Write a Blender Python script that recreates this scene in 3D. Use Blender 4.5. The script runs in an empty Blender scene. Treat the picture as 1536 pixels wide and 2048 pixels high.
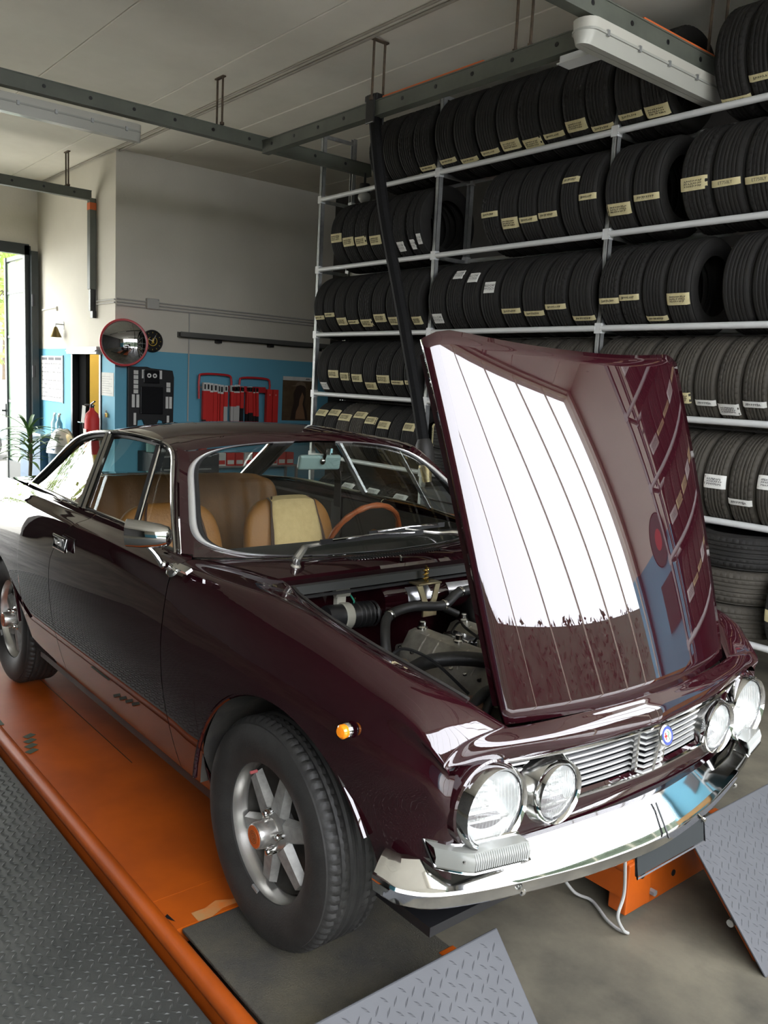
import bpy, bmesh, math, random
from mathutils import Vector, Matrix
random.seed(7)
PI = math.pi
SC = bpy.context.scene
COL = SC.collection

# ------------------------------------------------------------------ camera
CAM_POS = (1.79127645, -1.88025939, 1.50059232)
RIGHT, DOWN, FWD = ((0.633396, 0.7721426, 0.0510424), (0.1457154, -0.0542308, -0.9878391), (-0.7599846, 0.633131, -0.1468626))
cd = bpy.data.cameras.new('camera')
cam = bpy.data.objects.new('camera', cd); COL.objects.link(cam)
cam.matrix_world = Matrix(((RIGHT[0], -DOWN[0], -FWD[0], CAM_POS[0]),
                           (RIGHT[1], -DOWN[1], -FWD[1], CAM_POS[1]),
                           (RIGHT[2], -DOWN[2], -FWD[2], CAM_POS[2]),
                           (0, 0, 0, 1)))
cd.sensor_fit = 'VERTICAL'; cd.sensor_height = 36.0; cd.lens = 36.0*1696.69/2048
cd.clip_start = 0.02; cd.clip_end = 200
SC.camera = cam

# ------------------------------------------------------------------ sky, daylight, exposure
SKY = 7.0
w = bpy.data.worlds.new('overcast_sky'); SC.world = w; w.use_nodes = True
bg = w.node_tree.nodes['Background']
bg.inputs[0].default_value = (0.97, 0.975, 0.99, 1); bg.inputs[1].default_value = SKY
def portal(loc, rot, sx, sy):
    l = bpy.data.lights.new('door_daylight_portal', 'AREA'); l.shape = 'RECTANGLE'; l.size = sx; l.size_y = sy
    l.cycles.is_portal = True
    o = bpy.data.objects.new('door_daylight_portal', l); COL.objects.link(o)
    o.location = loc; o.rotation_euler = rot
FX = 3.0                                                   # inner face of the front gate wall, just behind the photographer
GY0, GY1, GZ0, GZ = -3.4, 3.9, -.18, 3.92                  # that glazed gate
BX = -10.5                                                 # rear end wall with the open garage door
portal((FX-.02, (GY0+GY1)/2, (GZ0+GZ)/2), (0, PI/2, 0), GZ-GZ0, GY1-GY0)   # glazed front gate
portal((BX+.02, -.87, 1.46), (0, -PI/2, 0), 3.3, 5.46)       # rear gateway
SC.view_settings.view_transform = 'Standard'; SC.view_settings.look = 'None'
SC.view_settings.exposure = 0.95; SC.view_settings.gamma = 1.0; SC.view_settings.use_curve_mapping = False
SC.cycles.use_denoising = True
SC.cycles.max_bounces = 10; SC.cycles.diffuse_bounces = 5; SC.cycles.glossy_bounces = 5
SC.cycles.transparent_max_bounces = 14; SC.cycles.sample_clamp_indirect = 12.0
SC.cycles.caustics_reflective = False; SC.cycles.caustics_refractive = False

# ------------------------------------------------------------------ helpers
def tag(o, label=None, cat=None, group=None, kind=None):
    if label: o['label'] = label
    if cat: o['category'] = cat
    if group: o['group'] = group
    if kind: o['kind'] = kind
    return o
def empty(name, loc=(0,0,0), rot=(0,0,0)):
    o = bpy.data.objects.new(name, None); COL.objects.link(o); o.location = loc; o.rotation_euler = rot
    o.empty_display_size = .1
    return o
def thing(name, label, cat, loc=(0,0,0), rot=(0,0,0), group=None):
    return tag(empty(name, loc, rot), label, cat, group)
def V(*a): return Vector(a[0]) if len(a) == 1 else Vector(a)
class MB:
    def __init__(s): s.v = []; s.f = []
    def add(s, vs, fs):
        b = len(s.v); s.v += [tuple(q) for q in vs]; s.f += [tuple(b+i for i in f) for f in fs]; return s
    def box(s, c, d, rot=None):
        x, y, z = d[0]/2, d[1]/2, d[2]/2
        vs = [Vector((i, j, k)) for i in (-x, x) for j in (-y, y) for k in (-z, z)]
        if rot is not None:
            m = rot if isinstance(rot, Matrix) else (Matrix.Rotation(rot[2], 3, 'Z') @ Matrix.Rotation(rot[1], 3, 'Y') @ Matrix.Rotation(rot[0], 3, 'X'))
            vs = [m @ q for q in vs]
        c = Vector(c)
        return s.add([q+c for q in vs], [(0,1,3,2),(4,6,7,5),(0,4,5,1),(2,3,7,6),(0,2,6,4),(1,5,7,3)])
    def bb(s, x0, x1, y0, y1, z0, z1):
        return s.box(((x0+x1)/2, (y0+y1)/2, (z0+z1)/2), (abs(x1-x0), abs(y1-y0), abs(z1-z0)))
    def grid(s, rows, closed_u=False, closed_v=False, flip=False):
        n, m = len(rows), len(rows[0]); vs = [q for r in rows for q in r]; fs = []
        for i in range(n if closed_u else n-1):
            for j in range(m if closed_v else m-1):
                a, b = i*m+j, i*m+(j+1) % m
                c, d = ((i+1) % n)*m+(j+1) % m, ((i+1) % n)*m+j
                fs.append((a, d, c, b) if flip else (a, b, c, d))
        return s.add(vs, fs)
    def tube(s, pts, r, n=8, closed=False, caps=True, sq=None):
        pts = [Vector(q) for q in pts]; N = len(pts); rows = []
        nrm = None
        for i in range(N):
            if closed: t = pts[(i+1) % N]-pts[i-1]
            else: t = pts[min(i+1, N-1)]-pts[max(i-1, 0)]
            if t.length < 1e-9: t = Vector((0,0,1))
            t.normalize()
            if nrm is None:
                a = Vector((0,0,1)) if abs(t.z) < .9 else Vector((1,0,0))
                nrm = (a-t*a.dot(t)).normalized()
            else: nrm = (nrm-t*nrm.dot(t)).normalized()
            bn = t.cross(nrm); rr = r[i] if isinstance(r, (list, tuple)) else r
            if sq: rows.append([pts[i]+nrm*a*rr*sq[0]+bn*b*rr*sq[1] for a, b in ((1,1),(-1,1),(-1,-1),(1,-1))])
            else: rows.append([pts[i]+nrm*math.cos(2*PI*k/n)*rr+bn*math.sin(2*PI*k/n)*rr for k in range(n)])
        b0 = len(s.v); m = len(rows[0]); s.grid(rows, closed_u=closed, closed_v=True, flip=True)
        if caps and not closed:
            s.f.append(tuple(b0+k for k in range(m))); s.f.append(tuple(b0+(N-1)*m+m-1-k for k in range(m)))
        return s
    def lathe(s, prof, o=(0,0,0), ax=(0,0,1), n=24, a0=0, a1=2*PI, up=None):
        ax = Vector(ax).normalized(); o = Vector(o)
        u = Vector(up) if up else (Vector((0,0,1)) if abs(ax.z) < .9 else Vector((1,0,0)))
        u = (u-ax*u.dot(ax)).normalized(); w_ = ax.cross(u); full = abs(a1-a0-2*PI) < 1e-6
        rows = []
        for k in range(n if full else n+1):
            t = a0+(a1-a0)*k/n; d = u*math.cos(t)+w_*math.sin(t)
            rows.append([o+d*r+ax*h for r, h in prof])
        return s.grid(rows, closed_u=full)
    def cyl(s, a, b, r, n=12, r2=None):
        a, b = Vector(a), Vector(b); r2 = r if r2 is None else r2; L = (b-a).length
        return s.lathe([(0.0001,0),(r,0),(r2,L),(0.0001,L)], a, b-a, n)
    def prism(s, poly, f0, f1):
        n = len(poly); vs = [f0(*q) for q in poly]+[f1(*q) for q in poly]
        fs = [tuple(range(n-1, -1, -1)), tuple(range(n, 2*n))]+[(i, (i+1) % n, n+(i+1) % n, n+i) for i in range(n)]
        return s.add(vs, fs)
    def sphere(s, c, r, n=12, m=8, sc=(1,1,1)):
        c = Vector(c); rows = []
        for i in range(m+1):
            t = PI*i/m
            rows.append([c+Vector((math.sin(t)*math.cos(2*PI*k/n)*r*sc[0], math.sin(t)*math.sin(2*PI*k/n)*r*sc[1], math.cos(t)*r*sc[2])) for k in range(n)])
        return s.grid(rows, closed_v=True)
    def mirror_y(s):
        b = len(s.v); n = list(s.v); s.v += [(x, -y, z) for x, y, z in n]
        s.f += [tuple(b+i for i in reversed(f)) for f in list(s.f)]
        return s
    def mesh(s, name, mat, smooth=True, angle=35, weld=True, recalc=True):
        me = bpy.data.meshes.new(name); me.from_pydata(s.v, [], s.f); me.update()
        if weld or recalc:
            bm = bmesh.new(); bm.from_mesh(me)
            if weld: bmesh.ops.remove_doubles(bm, verts=bm.verts, dist=2e-5)
            if recalc: bmesh.ops.recalc_face_normals(bm, faces=bm.faces)
            bm.to_mesh(me); bm.free()
        if smooth:
            me.polygons.foreach_set('use_smooth', [True]*len(me.polygons))
            me.set_sharp_from_angle(angle=math.radians(angle))
        if mat: me.materials.append(mat)
        return me
    def build(s, name, mat, parent=None, smooth=True, angle=35, bevel=0, seg=2, weld=True, recalc=True, solid=0, sub=0):
        o = bpy.data.objects.new(name, s.mesh(name, mat, smooth, angle, weld, recalc)); COL.objects.link(o)
        if parent: o.parent = parent
        if solid:
            m = o.modifiers.new('thickness', 'SOLIDIFY'); m.thickness = solid; m.offset = -1
        if bevel:
            m = o.modifiers.new('bevel', 'BEVEL'); m.width = bevel; m.segments = seg; m.limit_method = 'ANGLE'; m.angle_limit = math.radians(40)
        if sub:
            m = o.modifiers.new('sub', 'SUBSURF'); m.levels = sub; m.render_levels = sub
        return o
def inst(src, parent=None, loc=None, rot=None, name=None):
    c = src.copy(); COL.objects.link(c)
    if name: c.name = name
    c.parent = parent
    if loc is not None: c.location = loc
    if rot is not None: c.rotation_euler = rot
    return c
def struct(mb, name, mat, parent=None, **k):
    o = mb.build(name, mat, parent, **k)
    if parent is None: o['kind'] = 'structure'
    return o
def pch(xs, ys, x):                                        # monotone cubic through points
    n = len(xs)
    if x <= xs[0]: return ys[0]
    if x >= xs[-1]: return ys[-1]
    d = [(ys[i+1]-ys[i])/(xs[i+1]-xs[i]) for i in range(n-1)]
    def sl(i):
        if i == 0: return d[0]
        if i == n-1: return d[-1]
        if d[i-1]*d[i] <= 0: return 0
        h0, h1 = xs[i]-xs[i-1], xs[i+1]-xs[i]; w1, w2 = 2*h1+h0, h1+2*h0
        return (w1+w2)/(w1/d[i-1]+w2/d[i])
    for i in range(n-1):
        if x <= xs[i+1]:
            h = xs[i+1]-xs[i]; t = (x-xs[i])/h
            return ((1+2*t)*(1-t)**2*ys[i]+t*(1-t)**2*h*sl(i)+t*t*(3-2*t)*ys[i+1]+t*t*(t-1)*h*sl(i+1))
def spline(pts, n, closed=False):                          # catmull-rom through 3-D points
    P = [Vector(q) for q in pts]; N = len(P); out = []
    for i in range(N if closed else N-1):
        if closed: a, b, c, d = P[i-1], P[i], P[(i+1) % N], P[(i+2) % N]
        else:
            b, c = P[i], P[i+1]; a = P[i-1] if i else b*2-c; d = P[i+2] if i+2 < N else c*2-b
        for k in range(n):
            t = k/n
            out.append(.5*((2*b)+(c-a)*t+(2*a-5*b+4*c-d)*t*t+(3*b-a-3*c+d)*t**3))
    if not closed: out.append(P[-1])
    return out
def lerp(a, b, t): return a+(b-a)*t
def text_mb(body, size, mapf, align='CENTER', bold=0.0):   # flat lettering turned into mesh faces, mapped by mapf(x, y)
    cu = bpy.data.curves.new('lettering', 'FONT'); cu.body = body; cu.size = size; cu.align_x = align; cu.align_y = 'CENTER'
    cu.offset = bold; cu.resolution_u = 2
    o = bpy.data.objects.new('lettering', cu); COL.objects.link(o)
    bpy.context.view_layer.update()
    me = o.evaluated_get(bpy.context.evaluated_depsgraph_get()).to_mesh()
    mb = MB(); mb.add([mapf(q.co.x, q.co.y) for q in me.vertices], [tuple(f.vertices) for f in me.polygons])
    o.to_mesh_clear(); bpy.data.objects.remove(o); bpy.data.curves.remove(cu)
    return mb

# ------------------------------------------------------------------ materials (all procedural)
MATS = {}
def M(name, col, rough=.5, metal=0, coat=0, coat_r=.03, noise=None, col2=None, bump=None, spec=.5, detail=4, rvar=0, sheen=0):
    m = bpy.data.materials.new(name); m.use_nodes = True; nt = m.node_tree; b = nt.nodes['Principled BSDF']
    b.inputs['Base Color'].default_value = (*col, 1); b.inputs['Roughness'].default_value = rough
    b.inputs['Metallic'].default_value = metal; b.inputs['Specular IOR Level'].default_value = spec
    b.inputs['Coat Weight'].default_value = coat; b.inputs['Coat Roughness'].default_value = coat_r
    if sheen: b.inputs['Sheen Weight'].default_value = sheen
    if noise or bump:
        tc = nt.nodes.new('ShaderNodeTexCoord')
    if noise:
        n = nt.nodes.new('ShaderNodeTexNoise'); n.inputs['Scale'].default_value = noise; n.inputs['Detail'].default_value = detail
        n.inputs['Roughness'].default_value = .62
        nt.links.new(tc.outputs['Object'], n.inputs['Vector'])
        r = nt.nodes.new('ShaderNodeValToRGB'); r.color_ramp.elements[0].position = .35; r.color_ramp.elements[1].position = .68
        r.color_ramp.elements[0].color = (*col, 1); r.color_ramp.elements[1].color = (*(col2 or tuple(c*.75 for c in col)), 1)
        nt.links.new(n.outputs['Fac'], r.inputs['Fac']); nt.links.new(r.outputs['Color'], b.inputs['Base Color'])
        if rvar:
            mr = nt.nodes.new('ShaderNodeMapRange'); mr.inputs['To Min'].default_value = max(0, rough-rvar); mr.inputs['To Max'].default_value = rough+rvar
            nt.links.new(n.outputs['Fac'], mr.inputs['Value']); nt.links.new(mr.outputs['Result'], b.inputs['Roughness'])
    if bump:
        n2 = nt.nodes.new('ShaderNodeTexNoise'); n2.inputs['Scale'].default_value = bump[0]; n2.inputs['Detail'].default_value = 3
        nt.links.new(tc.outputs['Object'], n2.inputs['Vector'])
        bp = nt.nodes.new('ShaderNodeBump'); bp.inputs['Strength'].default_value = bump[1]; bp.inputs['Distance'].default_value = .01
        nt.links.new(n2.outputs['Fac'], bp.inputs['Height']); nt.links.new(bp.outputs['Normal'], b.inputs['Normal'])
    MATS[name] = m; return m
def schlick(nt, f0):                                       # two-sided reflectance by viewing angle
    lw = nt.nodes.new('ShaderNodeLayerWeight'); lw.inputs['Blend'].default_value = .5
    pw = nt.nodes.new('ShaderNodeMath'); pw.operation = 'POWER'; pw.inputs[1].default_value = 5; nt.links.new(lw.outputs['Facing'], pw.inputs[0])
    ma = nt.nodes.new('ShaderNodeMath'); ma.operation = 'MULTIPLY_ADD'; ma.inputs[1].default_value = 1-f0; ma.inputs[2].default_value = f0
    nt.links.new(pw.outputs[0], ma.inputs[0]); return ma
def glass_mat(name, tint, refl=1.0, rough=0.0, ior=1.5, haze=0.0):
    m = bpy.data.materials.new(name); m.use_nodes = True; nt = m.node_tree; nt.nodes.clear()
    out = nt.nodes.new('ShaderNodeOutputMaterial'); t = nt.nodes.new('ShaderNodeBsdfTransparent'); t.inputs[0].default_value = (*tint, 1)
    g = nt.nodes.new('ShaderNodeBsdfGlossy'); g.inputs['Roughness'].default_value = rough; g.inputs[0].default_value = (refl, refl, refl, 1)
    fr = schlick(nt, ((ior-1)/(ior+1))**2)
    mx = nt.nodes.new('ShaderNodeMixShader'); base = t.outputs[0]
    if haze:
        tr = nt.nodes.new('ShaderNodeBsdfTranslucent'); tr.inputs[0].default_value = (.55, .62, .52, 1)
        m2 = nt.nodes.new('ShaderNodeMixShader'); m2.inputs[0].default_value = haze
        nt.links.new(t.outputs[0], m2.inputs[1]); nt.links.new(tr.outputs[0], m2.inputs[2]); base = m2.outputs[0]
    nt.links.new(fr.outputs[0], mx.inputs[0]); nt.links.new(base, mx.inputs[1]); nt.links.new(g.outputs[0], mx.inputs[2])
    nt.links.new(mx.outputs[0], out.inputs[0]); MATS[name] = m; return m
def emit_mat(name, col, s):
    m = bpy.data.materials.new(name); m.use_nodes = True; b = m.node_tree.nodes['Principled BSDF']
    b.inputs['Base Color'].default_value = (*col, 1); b.inputs['Emission Color'].default_value = (*col, 1); b.inputs['Emission Strength'].default_value = s
    return m
paint = M('burgundy_paint', (.0165, .0026, .0044), .5, 0, 1.0, .010, spec=0)
paint.node_tree.nodes['Principled BSDF'].inputs['Coat IOR'].default_value = 1.75
chrome = M('chrome', (.64, .64, .63), .06, 1)
trim_chrome = M('polished_trim', (.80,.80,.78), .30, .7)
chrome_soft = M('brushed_chrome', (.62, .62, .60), .16, 1, noise=40, col2=(.5,.5,.48))
alu = M('cast_aluminium', (.50, .47, .40), .45, .4, noise=9, col2=(.26,.25,.21), bump=(60,.15))
alu_dark = M('dull_aluminium', (.10, .094, .082), .55, .3, noise=12, col2=(.16,.15,.13))
wheel_silver = M('wheel_silver', (.66, .65, .61), .26, .88, noise=5, col2=(.60,.585,.55))
spoke_grey = M('spoke_grey_paint', (.36, .355, .33), .42, .3, noise=18, col2=(.2,.195,.18))
blackp = M('black_plastic', (.012, .012, .012), .45)
blackm = M('black_satin_metal', (.01, .01, .011), .35)
rubber = M('rubber', (.016, .015, .013), .62, noise=30, col2=(.025,.023,.02))
hose_m = M('engine_hose_rubber', (.018, .018, .017), .5, noise=25, col2=(.03,.03,.028))
tyre_m = M('tyre_rubber', (.020, .019, .0175), .6, noise=22, col2=(.030,.029,.026), bump=(180,.1))
tyre_dark = M('dark_rack_tyre_rubber', (.011, .0105, .0095), .75, noise=8, col2=(.017,.016,.014), bump=(120,.15), spec=.25)
tyre_brown = M('brown_rack_tyre_rubber', (.030, .026, .019), .8, noise=6, col2=(.046,.040,.029), bump=(120,.2))  # browner, slightly paler rubber with random mottling
tan = M('tan_leather', (.34, .145, .030), .55, noise=5, col2=(.25,.10,.02), bump=(90,.12))
tan_d = M('dark_tan_leather', (.23, .10, .025), .6, noise=4, col2=(.15,.065,.016), bump=(90,.12))
cream = M('cream_cover_cloth', (.66, .48, .22), .8, noise=30, col2=(.58,.41,.18), bump=(260,.3))
piping_d = M('dark_piping', (.06, .025, .012), .6)
wood = M('varnished_wood', (.33, .085, .022), .3, coat=.8, noise=14, col2=(.20,.045,.012))
orange_l = M('orange_lift_paint', (.43, .080, .004), .42, noise=2.2, col2=(.29,.052,.003), bump=(14,.05), rvar=.08)
orange_w = M('worn_orange_edge', (.42, .22, .08), .6, noise=14, col2=(.55,.13,.01))
orange_lens = M('amber_lens', (.9, .26, .01), .15, coat=.6)
orange_cap = M('orange_hub_badge', (.55, .10, .015), .4)
white_p = M('white_paint', (.72, .71, .66), .55)
clear_lens = glass_mat('clear_lamp_glass', (.93,.95,.94), ior=1.45)
screen = glass_mat('window_glass', (.86,.90,.87), ior=1.45)
def lamp_lens(name):
    m = bpy.data.materials.new(name); m.use_nodes = True; nt = m.node_tree; nt.nodes.clear()
    out = nt.nodes.new('ShaderNodeOutputMaterial'); t = nt.nodes.new('ShaderNodeBsdfTransparent'); t.inputs[0].default_value = (.95,.96,.95,1)
    df = nt.nodes.new('ShaderNodeBsdfDiffuse'); df.inputs[0].default_value = (.85,.86,.84,1)
    g = nt.nodes.new('ShaderNodeBsdfGlossy'); g.inputs['Roughness'].default_value = .05
    fr = schlick(nt, .04)
    a = nt.nodes.new('ShaderNodeMixShader'); a.inputs[0].default_value = .15; nt.links.new(t.outputs[0], a.inputs[1]); nt.links.new(df.outputs[0], a.inputs[2])
    b = nt.nodes.new('ShaderNodeMixShader'); nt.links.new(fr.outputs[0], b.inputs[0]); nt.links.new(a.outputs[0], b.inputs[1]); nt.links.new(g.outputs[0], b.inputs[2])
    nt.links.new(b.outputs[0], out.inputs[0]); return m
fluted = lamp_lens('fluted_lamp_glass')
frosted = glass_mat('frosted_door_glass', (.50,.55,.50), haze=.62)
galv = M('galvanised_steel', (.42, .43, .42), .45, .65, noise=20, col2=(.32,.33,.32))
whitetube = M('white_powder_coat', (.60, .61, .60), .4)
rail_g = M('grey_green_rail_paint', (.115, .125, .10), .5, noise=3, col2=(.085,.092,.075))
rust = M('rusty_rod', (.11, .075, .045), .8, noise=20, col2=(.05,.035,.025))
label_y = M('yellowed_paper_tape', (.62, .56, .33), .8, noise=12, col2=(.50,.43,.22))
label_w = M('white_paper_label', (.72, .72, .68), .8, noise=9, col2=(.62,.62,.58))
ink = M('black_ink', (.02, .02, .025), .7)
print_grey = M('grey_print', (.13, .13, .14), .8)
# ------------------------------------------------------------------ the garage shell
FZ, CZ, BLUE = -.2, 3.945, 1.765
WXB, WYS, WYR, WYL = -7.8, 1.988, 5.0, -5.2                # back wall, office side wall, right wall, left wall
def wall_mat(name, white, blue, zb):
    m = bpy.data.materials.new(name); m.use_nodes = True; nt = m.node_tree; b = nt.nodes['Principled BSDF']; b.inputs['Roughness'].default_value = .7
    tc = nt.nodes.new('ShaderNodeTexCoord'); sp = nt.nodes.new('ShaderNodeSeparateXYZ'); nt.links.new(tc.outputs['Object'], sp.inputs[0])
    gt = nt.nodes.new('ShaderNodeMath'); gt.operation = 'GREATER_THAN'; gt.inputs[1].default_value = zb; nt.links.new(sp.outputs[2], gt.inputs[0])
    n = nt.nodes.new('ShaderNodeTexNoise'); n.inputs['Scale'].default_value = 1.3; n.inputs['Detail'].default_value = 6; nt.links.new(tc.outputs['Object'], n.inputs['Vector'])
    def ramp(c, k):
        r = nt.nodes.new('ShaderNodeValToRGB'); r.color_ramp.elements[0].position = .3; r.color_ramp.elements[1].position = .75
        r.color_ramp.elements[0].color = (*c, 1); r.color_ramp.elements[1].color = (*[q*k for q in c], 1); nt.links.new(n.outputs['Fac'], r.inputs[0]); return r
    mx = nt.nodes.new('ShaderNodeMix'); mx.data_type = 'RGBA'; nt.links.new(gt.outputs[0], mx.inputs['Factor'])
    nt.links.new(ramp(blue, .9).outputs[0], mx.inputs['A']); nt.links.new(ramp(white, .88).outputs[0], mx.inputs['B'])
    nt.links.new(mx.outputs['Result'], b.inputs['Base Color'])
    n2 = nt.nodes.new('ShaderNodeTexNoise'); n2.inputs['Scale'].default_value = 40; nt.links.new(tc.outputs['Object'], n2.inputs['Vector'])
    bp = nt.nodes.new('ShaderNodeBump'); bp.inputs['Strength'].default_value = .12; bp.inputs['Distance'].default_value = .01
    nt.links.new(n2.outputs['Fac'], bp.inputs['Height']); nt.links.new(bp.outputs['Normal'], b.inputs['Normal'])
    return m
wallm = wall_mat('white_over_blue_wall_paint', (.66, .625, .53), (.13, .40, .54), BLUE)
ceilm = M('ceiling_limewash', (.84, .805, .71), .85, noise=1.1, col2=(.75,.715,.625), bump=(20,.1))
def floor_mat():
    m = M('oil_stained_concrete', (.135, .122, .088), .6, noise=2.2, col2=(.04,.037,.028), bump=(30,.15), detail=9, rvar=.18)
    return m
floorm = floor_mat()
yellowm = M('yellow_office_paint', (.62, .44, .10), .7)
struct(MB().bb(BX-.3, FX+.3, WYL, WYR, FZ-.15, FZ), 'floor', floorm, smooth=False)
ceil_o = struct(MB().bb(BX-.25, FX+.25, WYL-.2, WYR+.2, CZ+.03, CZ+.25), 'ceiling', ceilm, smooth=False)
y = -5.2
pm = None
while y < 5.0:
    mb = MB().bb(BX, FX, y+.004, y+.966, CZ, CZ+.05)
    mb.build('ceiling_panel', ceilm, ceil_o, smooth=False, bevel=.006, seg=1); y += .97
struct(MB().bb(WXB-.18, WXB, WYS, WYR, FZ, CZ+.05), 'wall_back', wallm, smooth=False)
d0, d1, dz = -9.17, -8.22, 1.725
mb = MB().bb(BX, d0, WYS, WYS+.14, FZ, CZ+.05).bb(d1, WXB-.18, WYS, WYS+.14, FZ, CZ+.05).bb(d0, d1, WYS, WYS+.14, dz, CZ+.05)
struct(mb, 'wall_office', wallm, smooth=False, weld=False)
struct(MB().bb(BX, WXB-.19, 3.7, 3.8, FZ, CZ), 'wall_office_inside', yellowm, smooth=False)
struct(MB().bb(BX, FX, WYL-.18, WYL, FZ, CZ+.05), 'wall_left', M('darkened_wall', (.07,.065,.06), .8, noise=3, col2=(.04,.04,.038)), smooth=False)  # unseen bare wall, coloured dark to cut bounce and darken the car side
struct(MB().bb(BX, FX, WYR, WYR+.18, FZ, CZ+.05), 'wall_right', MATS['darkened_wall'], smooth=False)  # same dark colour stands in for the dimness behind the rack
RY0, RY1, RZ = -3.6, 1.86, 3.12                            # rear gateway
struct(MB().bb(BX-.25, BX, WYL, RY0, FZ, CZ+.05), 'wall_rear_left', MATS['darkened_wall'], smooth=False)  # coloured dark so the door paint mirrors no bright wall
mb = MB().bb(BX-.25, BX, RY1, WYR, FZ, CZ+.05).bb(BX-.25, BX, RY0, RY1, RZ, CZ+.05)
struct(mb, 'wall_rear', wallm, smooth=False, weld=False)
mb = MB().bb(FX, FX+.2, GY1, WYR, FZ, CZ+.05).bb(FX, FX+.2, WYL, GY0, FZ, CZ+.05).bb(FX, FX+.2, GY0, GY1, GZ, CZ+.05)
struct(mb, 'wall_front', wallm, smooth=False, weld=False)
dark_frame = M('dark_green_door_frame', (.012, .018, .018), .4)
mb = MB().bb(BX-.05, BX+.05, RY0, RY1, RZ-.12, RZ+.02).bb(BX-.05, BX+.05, RY1-.06, RY1+.02, FZ, RZ)
struct(mb, 'trim_1', dark_frame, smooth=False)
gate_c = M('cream_gate_frame', (.62,.58,.45), .5); NG = 11
gate = struct(MB().bb(FX+.05, FX+.11, GY0, GY1, GZ0-.02, GZ0+.02).bb(FX+.05, FX+.11, GY0, GY1, GZ-.02, GZ), 'door_3', gate_c, smooth=False, weld=False)
for k in range(NG+1):
    yy = lerp(GY0, GY1, k/NG); MB().bb(FX+.06, FX+.10, yy-.0025, yy+.0025, GZ0, GZ).build('mullion', gate_c, gate, smooth=False)
    if k < NG: MB().bb(FX+.078, FX+.082, yy+.011, lerp(GY0, GY1, (k+1)/NG)-.011, GZ0+.02, GZ-.04).build('pane', glass_mat('clear_gate_glass', (.96,.97,1.0), ior=1.2) if k == 0 else MATS['clear_gate_glass'], gate, smooth=False)
struct(MB().bb(1.78, FX, 4.0, WYR, FZ, CZ+.05), 'wall_pilaster', wallm, smooth=False)
# office doorway: steel lintel box, frame, open dark door leaf
do = struct(MB().bb(d0-.02, d0+.03, WYS-.015, WYS+.15, FZ, dz).bb(d1-.03, d1+.02, WYS-.015, WYS+.15, FZ, dz), 'trim_3', blackm, smooth=False)
MB().bb(d0-.03, d1+.03, WYS-.07, WYS+.0, dz-.03, dz+.06).bb(d0-.03, d1+.03, WYS-.085, WYS-.02, dz+.0, dz+.02).build('lintel_box', whitetube, do, smooth=False, bevel=.006)
struct(MB().bb(BX+.01, BX+.06, WYS+.15, 3.7, FZ, CZ), 'wall_office_end', yellowm, smooth=False)
dl = struct(MB().bb(d0+.03, d0+.30, WYS+.06, WYS+.11, FZ+.01, dz-.01), 'door_1', M('matt_black_door', (.004,.004,.004), .9, spec=.05), smooth=False, bevel=.005)
MB().cyl((d0+.26, WYS+.06, .85), (d0+.26, WYS+.0, .85), .012).cyl((d0+.26, WYS+.01, .85), (d0+.17, WYS+.01, .85), .01).build('door_handle', chrome, dl)
cup = thing('office_cupboard', 'yellow wooden cupboard seen through the office doorway', 'cupboard', (-10.0, 3.1, FZ))
MB().bb(-.35, .35, -.2, .2, 0, 2.1).build('body', yellowm, cup, smooth=False, bevel=.006)
for s in (-1, 1): MB().bb(s*.175-.16, s*.175+.16, -.22, -.2, .05, 2.05).build('door', M('cupboard_door', (.58,.40,.09), .6), cup, smooth=False, bevel=.004)
ol = thing('office_ceiling_lamp', 'small lit ceiling lamp inside the yellow office', 'lamp', (-8.6, 2.9, 2.6))
MB().lathe([(.001,.05),(.12,.05),(.14,0),(.10,-.03),(.001,-.04)], (0,0,0), (0,0,1), 20).build('shade', white_p, ol)
ld = bpy.data.lights.new('office_light', 'POINT'); ld.energy = 60; ld.color = (1,.88,.65); ld.shadow_soft_size = .1
lo = bpy.data.objects.new('office_light', ld); COL.objects.link(lo); lo.location = (-8.6, 2.9, 2.45)
# big swung-out door leaf with frosted panes
leaf = struct(MB().bb(-11.63, -11.55, 1.86, 1.93, FZ+.03, 3.05).bb(-10.52, -10.36, 1.86, 1.95, FZ+.03, 3.05)
              .bb(-11.6, -10.4, 1.87, 1.92, 2.99, 3.05).bb(-11.6, -10.4, 1.87, 1.92, FZ+.03, .12), 'door_2', dark_frame, smooth=False, weld=False)
zs = [.12, 1.0, 1.93, 2.55, 2.99]
for i in range(4):
    MB().bb(-11.56, -10.5, 1.888, 1.898, zs[i]+.015, zs[i+1]-.015).build('pane', frosted, leaf, smooth=False)
    if i: MB().bb(-11.56, -10.5, 1.875, 1.915, zs[i]-.02, zs[i]+.02).build('glazing_bar', dark_frame, leaf, smooth=False)
for zz in (.5, 1.45, 2.4): MB().cyl((-10.36, 1.88, zz-.08), (-10.36, 1.88, zz+.08), .022).build('hinge', blackm, leaf)
MB().bb(-11.63, -11.6, 1.85, 1.86, .75, .95).cyl((-11.62, 1.85, .85), (-11.62, 1.80, .85), .015).build('latch', blackm, leaf)
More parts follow.
